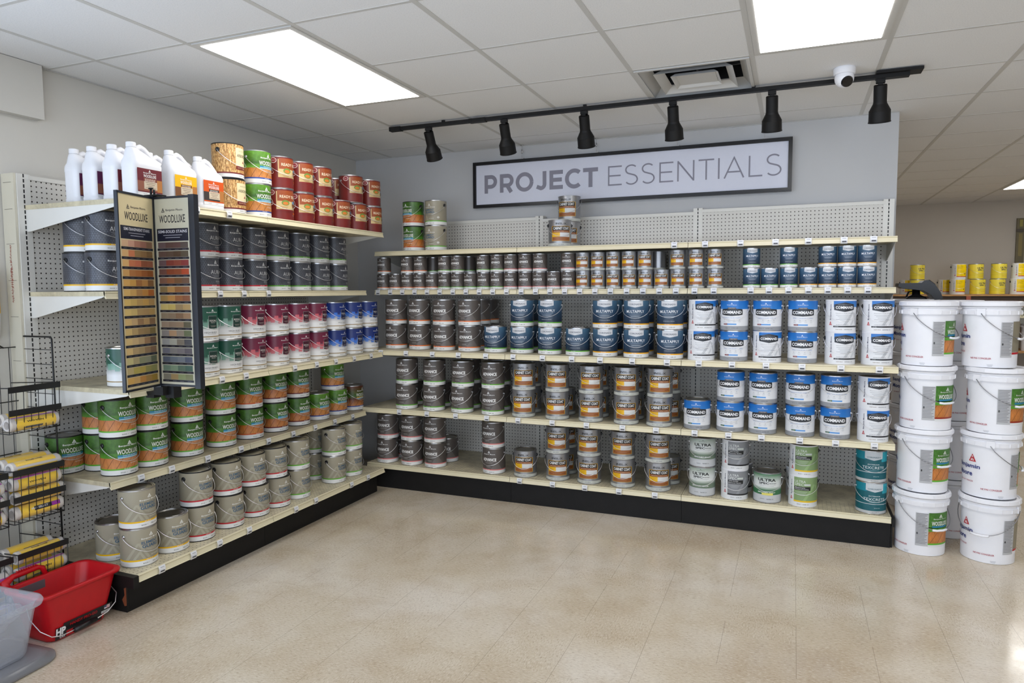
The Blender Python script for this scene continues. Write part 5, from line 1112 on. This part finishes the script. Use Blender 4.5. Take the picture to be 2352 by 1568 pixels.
# ---------------------------------------------------------------- red paint bucket and clear bin on the floor
def red_bucket():
    t = thing('paint_bucket', 'red rectangular paint bucket on the floor with wire handle', 'bucket', (.568, -3.180, 0))
    H = .235; mb = MB(); rings = []
    w0, d0, w1, d1 = .185, .270, .255, .375
    n = 7
    prof = [(w0-.02, d0-.02, 0), (w0, d0, .006), (w0+.004, d0+.006, .02), (w1-.012, d1-.012, H-.02), (w1-.010, d1-.010, H-.018), (w1+.018, d1+.018, H-.016), (w1+.022, d1+.022, H-.006), (w1+.018, d1+.018, H), (w1-.012, d1-.012, H), (w1-.018, d1-.018, H-.006), (w0+.002, d0+.002, .022), (w0-.012, d0-.012, .012)]
    for w, d, z in prof: rings.append(rrect(w, d, .045, z, 0, 0, n))
    mb.loft(rings); part('body', mb, [M['red_plastic']], t)
    mb = MB()      # ribbed grid inside, moulded grip on the wall side
    for i in range(7): mb.box(-.075, .075, -.118-.0035*i, -.112-.0035*i, .045+i*.020, .052+i*.020)
    part('roller_ribs', mb, [M['red_plastic']], t)
    mb = MB(); mb.tube([(-.138, -.165, H-.012), (-.152, -.165, H+.012), (-.154, -.130, H+.030), (-.154, -.02, H+.034), (-.150, .0, H+.026), (-.138, .006, H-.006)], [.022, .020, .013, .0125, .012, .011], 10)
    for i in range(9): mb.box(-.162, -.146, -.11+i*.0105, -.105+i*.0105, H+.044, H+.048)
    part('grip', mb, [M['red_plastic']], t)
    mb = MB(); mb.box(-.118, -.112, -.13, -.015, H-.055, H-.018); part('magnet_strip', mb, [plain('grey_strip', (96, 92, 96), .5)], t)
    # printed label on the front (local +x) face
    s = Sheet(); s.step = .0006; tl = .14
    s.rect(-.085, .150, .030, .072, (28, 26, 28), L=1); s.rect(-.01, .10, .006, .034, (24, 22, 24), L=1); s.rect(-.120, -.070, .004, .060, (28, 26, 28), L=1)
    s.text('HP', -.096, .040, .044, .036, (236, 236, 236), bold=.05); s.text('CO.', -.088, .012, .026, .010, (230, 230, 230), bold=.03); s.text('HANDY PRO-GO', .010, .055, .13, .014, (176, 24, 30), bold=.03, L=3)
    s.poly([(.02, .028), (.05, .028), (.06, .014), (.01, .014)], (24, 22, 24), 2); s.text('H', .036, .022, .016, .014, (180, 28, 34), bold=.03)
    s.rect(.110, .138, .050, .066, (226, 222, 222), L=2); s.rect(.110, .122, .058, .066, (50, 60, 110), L=3); s.lines(.128, .0625, .020, 4, .004, .0016, (180, 40, 50), L=3); s.rect(.096, .140, .032, .044, (206, 206, 206), L=2); s.text('USA MADE', .118, .038, .036, .006, (90, 90, 90))
    lo = obj('paper_label', s.mb.mesh('label', PRINT), t, (.0945, 0, .006)); lo.rotation_euler = (R(-8.6)*0, 0, R(90)); lo.rotation_euler = (R(8.3), 0, R(90))
    lo['label'] = 'black printed label with red lettering'
    pts = [(0, -.163, .165), (.0, -.172, .163), (.04, -.186, .125), (.095, -.180, .080), (.122, -.150, .048), (.126, -.11, .036), (.122, -.06, .034), (.120, .0, .034), (.122, .06, .037), (.126, .11, .048), (.120, .155, .074), (.095, .182, .105), (.04, .188, .135), (.0, .172, .163), (0, .163, .165)]
    mb = MB(); mb.tube(pts, .0022, 6); part('handle', mb, [M['wire']], t)
    mb = MB(); mb.tube([(.124, -.05, .034), (.122, .0, .034), (.124, .055, .037)], .012, 10); part('handle_grip', mb, [M['black_plastic']], t)
red_bucket()
def bin_():
    t = thing('storage_bin', 'clear plastic storage bin sitting on its grey lid at the left corner', 'storage bin', (.578, -3.660, .030)); t.rotation_euler = (0, 0, R(4))
    H = .240; mb = MB(); rings = []
    for w, d, z, r in ((.30, .42, 0, .05), (.32, .44, .012, .06), (.375, .50, H-.03, .06), (.38, .505, H-.028, .06), (.415, .54, H-.026, .07), (.422, .547, H-.012, .07), (.412, .537, H, .07), (.385, .51, H-.004, .06), (.365, .49, H-.03, .06), (.310, .43, .016, .055), (.29, .41, .008, .05)):
        rings.append(rrect(w, d, r, z, 0, 0, 7))
    mb.loft(rings); part('tub', mb, [M['clear']], t)
    mb = MB(); rn = random.Random(2)
    for k in range(7):
        cx, cy, cz = rn.uniform(-.09, .09), rn.uniform(-.14, .16), .05+.022*k; rs = []
        for i in range(9):
            th = math.pi*i/8; rs.append([(cx+(.07*math.sin(th)+.002)*math.cos(2*math.pi*j/14)*rn.uniform(.75, 1.15), cy+(.09*math.sin(th)+.002)*math.sin(2*math.pi*j/14)*rn.uniform(.75, 1.15), cz-.035*math.cos(th)*rn.uniform(.8, 1.1)+.0) for j in range(14)])
        mb.loft(rs)
    c = thing('plastic_wrap', 'crumpled clear plastic bags lying inside the storage bin', 'plastic bags', (.578, -3.660, .035)); c['kind'] = 'stuff'
    part('crumpled_film', mb, [M['film']], c)
    l = thing('bin_lid', 'grey translucent bin lid on the floor under the clear bin', 'lid', (.588, -3.668, 0)); l.rotation_euler = (0, 0, R(4))
    mb = MB(); mb.loft([rrect(.46, .60, .09, 0, 0, 0, 8), rrect(.475, .615, .095, .006, 0, 0, 8), rrect(.472, .612, .095, .016, 0, 0, 8), rrect(.43, .57, .08, .019, 0, 0, 8), rrect(.425, .565, .08, .028, 0, 0, 8), rrect(.38, .52, .07, .029, 0, 0, 8)])
    part('lid', mb, [cloudy('grey_clear_plastic', (.80, .81, .82), (.40, .40, .42), .40)], l)
bin_()

# ---------------------------------------------------------------- white pails at the right
PR0, PR1, PH = .130, .1375, .3665
def pail_body():
    mb = MB(); z = PH
    mb.lathe([(0, .004), (PR0-.006, .004), (PR0-.004, 0), (PR0, .002), (PR1-.004, z*.80), (PR1-.003, z*.80), (PR1+.006, z*.80), (PR1+.007, z*.862), (PR1+.001, z*.87), (PR1-.001, z*.895), (PR1+.006, z*.90), (PR1+.007, z*.915), (PR1, z*.92), (PR1, z*.95)], 48)
    for i in range(16):
        a = 2*math.pi*i/16; x, y = (PR1+.004)*math.cos(a), (PR1+.004)*math.sin(a)
        b = MB(); b.box(-.003, .006, -.001, .001, z*.805, z*.86); b.M = None
        ca, sa = math.cos(a), math.sin(a); mb.add([(x+p*ca-q_*sa, y+p*sa+q_*ca, r) for p, q_, r in b.v], b.f)
    return mb.mesh('body', [M['white_plastic']])
def pail_lid():
    mb = MB(); z = PH
    mb.lathe([(PR1+.002, z*.925), (PR1+.011, z*.925), (PR1+.014, z*.935), (PR1+.012, z*.99), (PR1+.007, z), (PR1+.002, z*.998), (PR1-.002, z*.985), (PR1-.012, z*.985), (PR1-.018, z*.972), (0, z*.972)], 48)
    for i in range(12):
        a = 2*math.pi*(i+.4)/12; x, y = (PR1+.0125)*math.cos(a), (PR1+.0125)*math.sin(a); ca, sa = math.cos(a), math.sin(a)
        b = MB(); b.box(0, .002, -.001, .001, z*.94, z*.985); mb.add([(x+p*ca-q_*sa, y+p*sa+q_*ca, r) for p, q_, r in b.v], b.f)
    return mb.mesh('lid', [M['white_plastic']])
def pail_print(kind):
    s = Sheet(PR0, PH, PR1); s.step = .0005; nv = (28, 48, 120); rd = (170, 24, 50)
    s.poly([(-84, .54), (-66, .54), (-75, .66)], (186, 30, 44), 2); s.poly([(-79.5, .555), (-75.6, .555), (-76, .60)], (235, 228, 228), 3); s.poly([(-74.4, .555), (-70.5, .555), (-74, .60)], (235, 228, 228), 3); s.poly([(-77, .612), (-73, .612), (-75, .637)], (235, 228, 228), 3)
    s.text('Benjamin', -88, .46, 62, .085, nv, bold=.02); s.text('Moore', -96, .35, 44, .075, nv, bold=.02); s.text('DO NOT FREEZE', -92, .23, 40, .022, rd); s.text('NE PAS CONGELER', -32, .14, 44, .026, rd, bold=.01)
    s.rect(8, 36, .16, .69, (186, 186, 188), L=1)
    for i in range(22): s.rect(9.5, 34.5-(i*7 % 5)*1.6, .67-.0225*i, .678-.0225*i, (120, 120, 124), L=2)
    s.ell(12, .36, 1.8, .016, (60, 60, 62), 3)
    if kind in ('solid', 'semi'):
        st = ST['g'] if kind == 'solid' else (150, 46, 24)
        s.rect(36, 96, .45, .70, (74, 128, 46), (64, 112, 40), mat=1); s.rect(36, 96, .40, .47, (96, 160, 50), mat=1, L=2); s.rect(36, 96, .205, .40, (196, 122, 60), mat=2, L=1); s.rect(36, 96, .185, .212, st, L=2); s.rect(36, 96, .15, .185, (226, 226, 226))
        s.tri(66, .65, 10, .055, (236, 236, 230), (70, 120, 44)); s.text('Benjamin Moore', 66, .60, 38, .026, (236, 236, 230)); s.text('WOODLUXE', 66, .53, 46, .07, (238, 238, 234), bold=.02); s.rect(44, 88, .465, .49, (44, 130, 170), L=3)
    else:
        c = {'taupe': (138, 130, 110)}[kind]
        s.rect(36, 96, .24, .70, c); s.rect(36, 96, .205, .235, (190, 14, 34), L=2)
    s.lines(-12, .045, 12, 2, .018, .006, (170, 172, 178)); return s.mb.mesh('label', PRINT)
def pail_handle(side):
    pts = []; z0 = PH*.82; r = PR1+.010; n = 22
    for i in range(n+1):
        t_ = math.pi*i/n; pts.append((r*math.cos(t_), -(r+.004)*math.sin(t_), z0-.14*math.sin(t_)**.8))
    mb = MB(); mb.tube(pts, .0022, 6)
    return mb.mesh('handle', [M['pail_wire']]), pts[n//2]
def pail_grip(p):
    mb = MB(); mb.tube([(p[0]-.045, p[1]+.002, p[2]+.003), (p[0]-.02, p[1]-.001, p[2]-.001), (p[0]+.02, p[1]-.001, p[2]-.001), (p[0]+.045, p[1]+.002, p[2]+.003)], .0065, 10); return mb.mesh('grip', [M['white_plastic']])
def pail_ear():
    mb = MB()
    for sd in (-1, 1): mb.box(min(sd*PR1, sd*(PR1+.009)), max(sd*PR1, sd*(PR1+.009)), -.02, .02, PH*.79, PH*.895)
    return mb.mesh('ear', [M['white_plastic']])
pb, pl, pe = pail_body(), pail_lid(), pail_ear(); ph, gp = pail_handle(1); pg = pail_grip(gp); pp = {k: pail_print(k) for k in ('solid', 'semi', 'taupe')}
def pail(label, x, y, lev, kind, rz, hz=0, group='white pails stacked at the right'):
    t = thing('plastic_pail', label, 'pail', (x, y, lev*PH), R(rz), group)
    obj('body', pb, t); obj('lid', pl, t); obj('paper_label', pp[kind], t); obj('ear', pe, t, rz=R(hz)); h = obj('handle', ph, t, rz=R(hz)); obj('grip', pg, h)
TI = ['bottom', 'second up', 'third up', 'top']
rn = random.Random(4)
for lev in range(4):
    pail('white pail, %s of the left front stack' % TI[lev], 4.364+(.0, .002, .004, .002)[lev], -.640+(.0, .01, 0, .01)[lev], lev, ('solid', 'solid', 'semi', 'solid')[lev], (-26, -22, -24, -6)[lev], 58)
    pail('white pail, %s of the right front stack' % TI[lev], 4.704+(.0, -.004, .004, -.030)[lev], -.640+(0, .01, .0, .02)[lev], lev, ('taupe', 'solid', 'semi', 'taupe')[lev], (12, 25, -16, 2)[lev], (-40, 52, 56, 58)[lev])
    pail('white pail, %s of the stack behind between the front stacks' % TI[lev], 4.570, -.262, lev, 'solid', (42, 40, 44, 30)[lev], 100)
    pail('white pail, %s of the rear stack beside the back rack end' % TI[lev], 4.445+.0, .0+.0-.02, lev, 'solid', (40, 38, 44, 42)[lev], 100) if False else None
pail('white pail, bottom of rear stack against the rack end', 4.430, .300, 0, 'solid', 44, 100)
pail('white pail, second up of rear stack against the rack end', 4.430, .300, 1, 'solid', 40, 100)
pail('white pail, third up of rear stack against the rack end', 4.435, .300, 2, 'solid', 46, 100)
pail('white pail, top of rear stack against the rack end', 4.430, .300, 3, 'solid', 44, 100)

# black card terminal on the rear stack
t = thing('card_terminal', 'black angled terminal standing on top of the pail stacks', 'card terminal', (4.43, .27, PH*4))
mb = MB(); mb.loft([rrect(.13, .10, .02, 0, 0, 0), rrect(.12, .09, .02, .012, 0, 0), rrect(.05, .05, .015, .03, .0, 0), rrect(.045, .045, .015, .075, .0, 0)]); part('stand', mb, [M['black_plastic']], t)
mb = MB(); mb.tube([(-.06, 0, .01), (-.045, 0, .05), (-.02, 0, .055), (.0, 0, .01)], .006, 8); part('cable', mb, [M['black_plastic']], t)
mb = MB(); b = MB(); prf = [(-.12, .090), (-.118, .110), (.02, .112), (.035, .128), (.062, .130), (.10, .10), (.135, .045), (.150, .0), (.10, -.004), (.078, .03), (.03, .06), (-.095, .075)]
b.add([(x, -.085, z) for x, z in prf]+[(x, .085, z) for x, z in prf], [tuple(range(12)), tuple(range(12, 24))[::-1]]+[(i, i+12, (i+1) % 12+12, (i+1) % 12) for i in range(12)]); part('body', b, [M['black_plastic']], t)
mb = MB(); mb.add([(.066, -.07, .1295), (.104, -.07, .098), (.104, .07, .098), (.066, .07, .1295)], [(0, 1, 2, 3)]); mb.v = [(x+.002, y, z+.002) for x, y, z in mb.v]; part('screen', mb, [plain('screen_glass', (12, 14, 18), .1)], t)

# ---------------------------------------------------------------- far room shelf with yellow cans
FY = 5.1
t = thing('store_shelf', 'far plywood shelf on a grey beam holding the yellow cans', 'shelf', (4.6, FY-.14, 0))
ZS = 1.462
mb = MB(); mb.box(0, 3.6, 0, .60, ZS-.022, ZS); part('deck', mb, [M['wood']], t)
mb = MB(); mb.box(0, 3.6, .02, .05, ZS-.16, ZS-.022); mb.box(.0, .9, .06, .5, ZS-.12, ZS-.022); part('joist', mb, [plain('dark_wood', (62, 44, 30), .6, 0, .3, 9)], t)
mb = MB(); mb.box(1.06, 1.11, -.004, .02, ZS-.16, ZS-.022); part('brace', mb, [plain('copper_red', (160, 84, 60), .5)], t)
mb = MB(); mb.box(1.20, 3.6, -.03, .02, ZS-.36, ZS-.15); part('beam', mb, [plain('grey_beam', (120, 120, 112), .5)], t)
mb = MB(); mb.box(1.2, 3.6, -.032, .02, ZS-.152, ZS-.145); part('wood_edge', mb, [M['wood']], t)
for x in (0.02, 1.16, 3.5):
    mb = MB(); mb.box(x, x+.05, .1, .15, 0, ZS-.022); mb.box(x, x+.05, .5, .55, 0, ZS-.022); part('post', mb, [plain('grey_post', (110, 110, 104), .5)], t)
s = Sheet(); s.rect(1.60, 1.78, ZS-.29, ZS-.22, (216, 208, 176)); s.text('MATRIX', 1.69, ZS-.255, .15, .036, (60, 60, 60)); obj('shelf_tag', s.mb.mesh('shelf_tag', PRINT), t, (0, -.0315, 0))
mb = MB(); mb.box(0, 3.6, .0, .58, .42, .44); part('lower_deck', mb, [M['wood']], t)
fc = [('ya', 5.130, 1, 0), ('ya', 5.130, 0, 0), ('yb', 5.04, 0, .19), ('yb', 5.475, 0, .2), ('yb', 5.585, 1, 0), ('yb', 5.58, 0, 0), ('ya', 5.785, 1, .05), ('ya', 5.80, 0, 0), ('ya', 6.02, 1, 0), ('ya', 6.01, 0, 0), ('yb', 6.235, 1, 0), ('yb', 6.225, 0, 0), ('yb', 6.445, 1, 0), ('yb', 6.46, 0, 0), ('yb', 5.62, 1, .2), ('yb', 5.61, 0, .2), ('yb', 6.27, 0, .2)]
seen = {}
for typ, x, lev, dy in sorted(fc, key=lambda q_: q_[1]):
    k = (typ, lev, dy > .1); seen[k] = seen.get(k, 0)+1
    make_can('paint_can', typ, '%s, %s from left %s%s tier, far plywood shelf' % (T[typ][4], ORD[seen[k]], 'rear ' if dy > .1 else '', 'upper' if lev else 'lower'), (x, FY+dy-.02, ZS+lev*GAL[1]), R(20 if typ == 'ya' else 8), 'yellow paint cans on the far shelf')
def far_pail(x, z, n_):
    t = thing('plastic_pail', 'far white pail with yellow label under the plywood shelf, %s' % n_, 'pail', (x, FY-.02, z), R(-10), 'far white pails')
    obj('body', pb, t); obj('lid', pl, t)
    s = Sheet(PR0, PH, PR1); s.step = .0005; s.rect(-6, 26, .50, .72, (232, 196, 20)); s.rect(-6, 26, .28, .49, (232, 196, 20)); s.text('ULTRA', 10, .64, 22, .06, (90, 80, 20)); s.rect(-14, -8, .28, .72, (180, 180, 184)); obj('paper_label', s.mb.mesh('label', PRINT), t)
far_pail(6.03, .76, 'upper left one'); far_pail(6.42, .76, 'upper right one'); far_pail(6.03, .44, 'lower left one') if False else None
mb = MB(); mb.box(1.2, 3.6, .0, .5, .74, .76); part('mid_deck', mb, [M['wood']], t) if False else None
t2 = D.objects['store_shelf']; mb = MB(); mb.box(1.2, 3.6, .0, .5, .735, .76); part('mid_deck', mb, [M['wood']], t2)
t = thing('wooden_level', 'old wooden carpenter level hanging on the far wall at the right edge', 'level', (6.41, 5.83, 1.66))
mb = MB(); mb.box(-.045, .045, -.03, .0, .0, .80, 0, lin((104, 94, 60))); mb.box(-.022, .020, -.033, -.03, .30, .60, 0, lin((132, 116, 60))); mb.box(-.02, .02, -.033, -.03, .08, .22, 0, lin((128, 112, 58)));  part('body', mb, [PAINTED], t)
mb = MB(); mb.box(-.048, .06, -.045, -.02, .62, .66, 0, lin((70, 60, 40))); mb.box(-.018, .018, -.036, -.03, .69, .78, 0, lin((150, 140, 60))); part('vial', mb, [PAINTED], t)

build_back(); build_left(); place_rows()
bpy.context.view_layer.update()
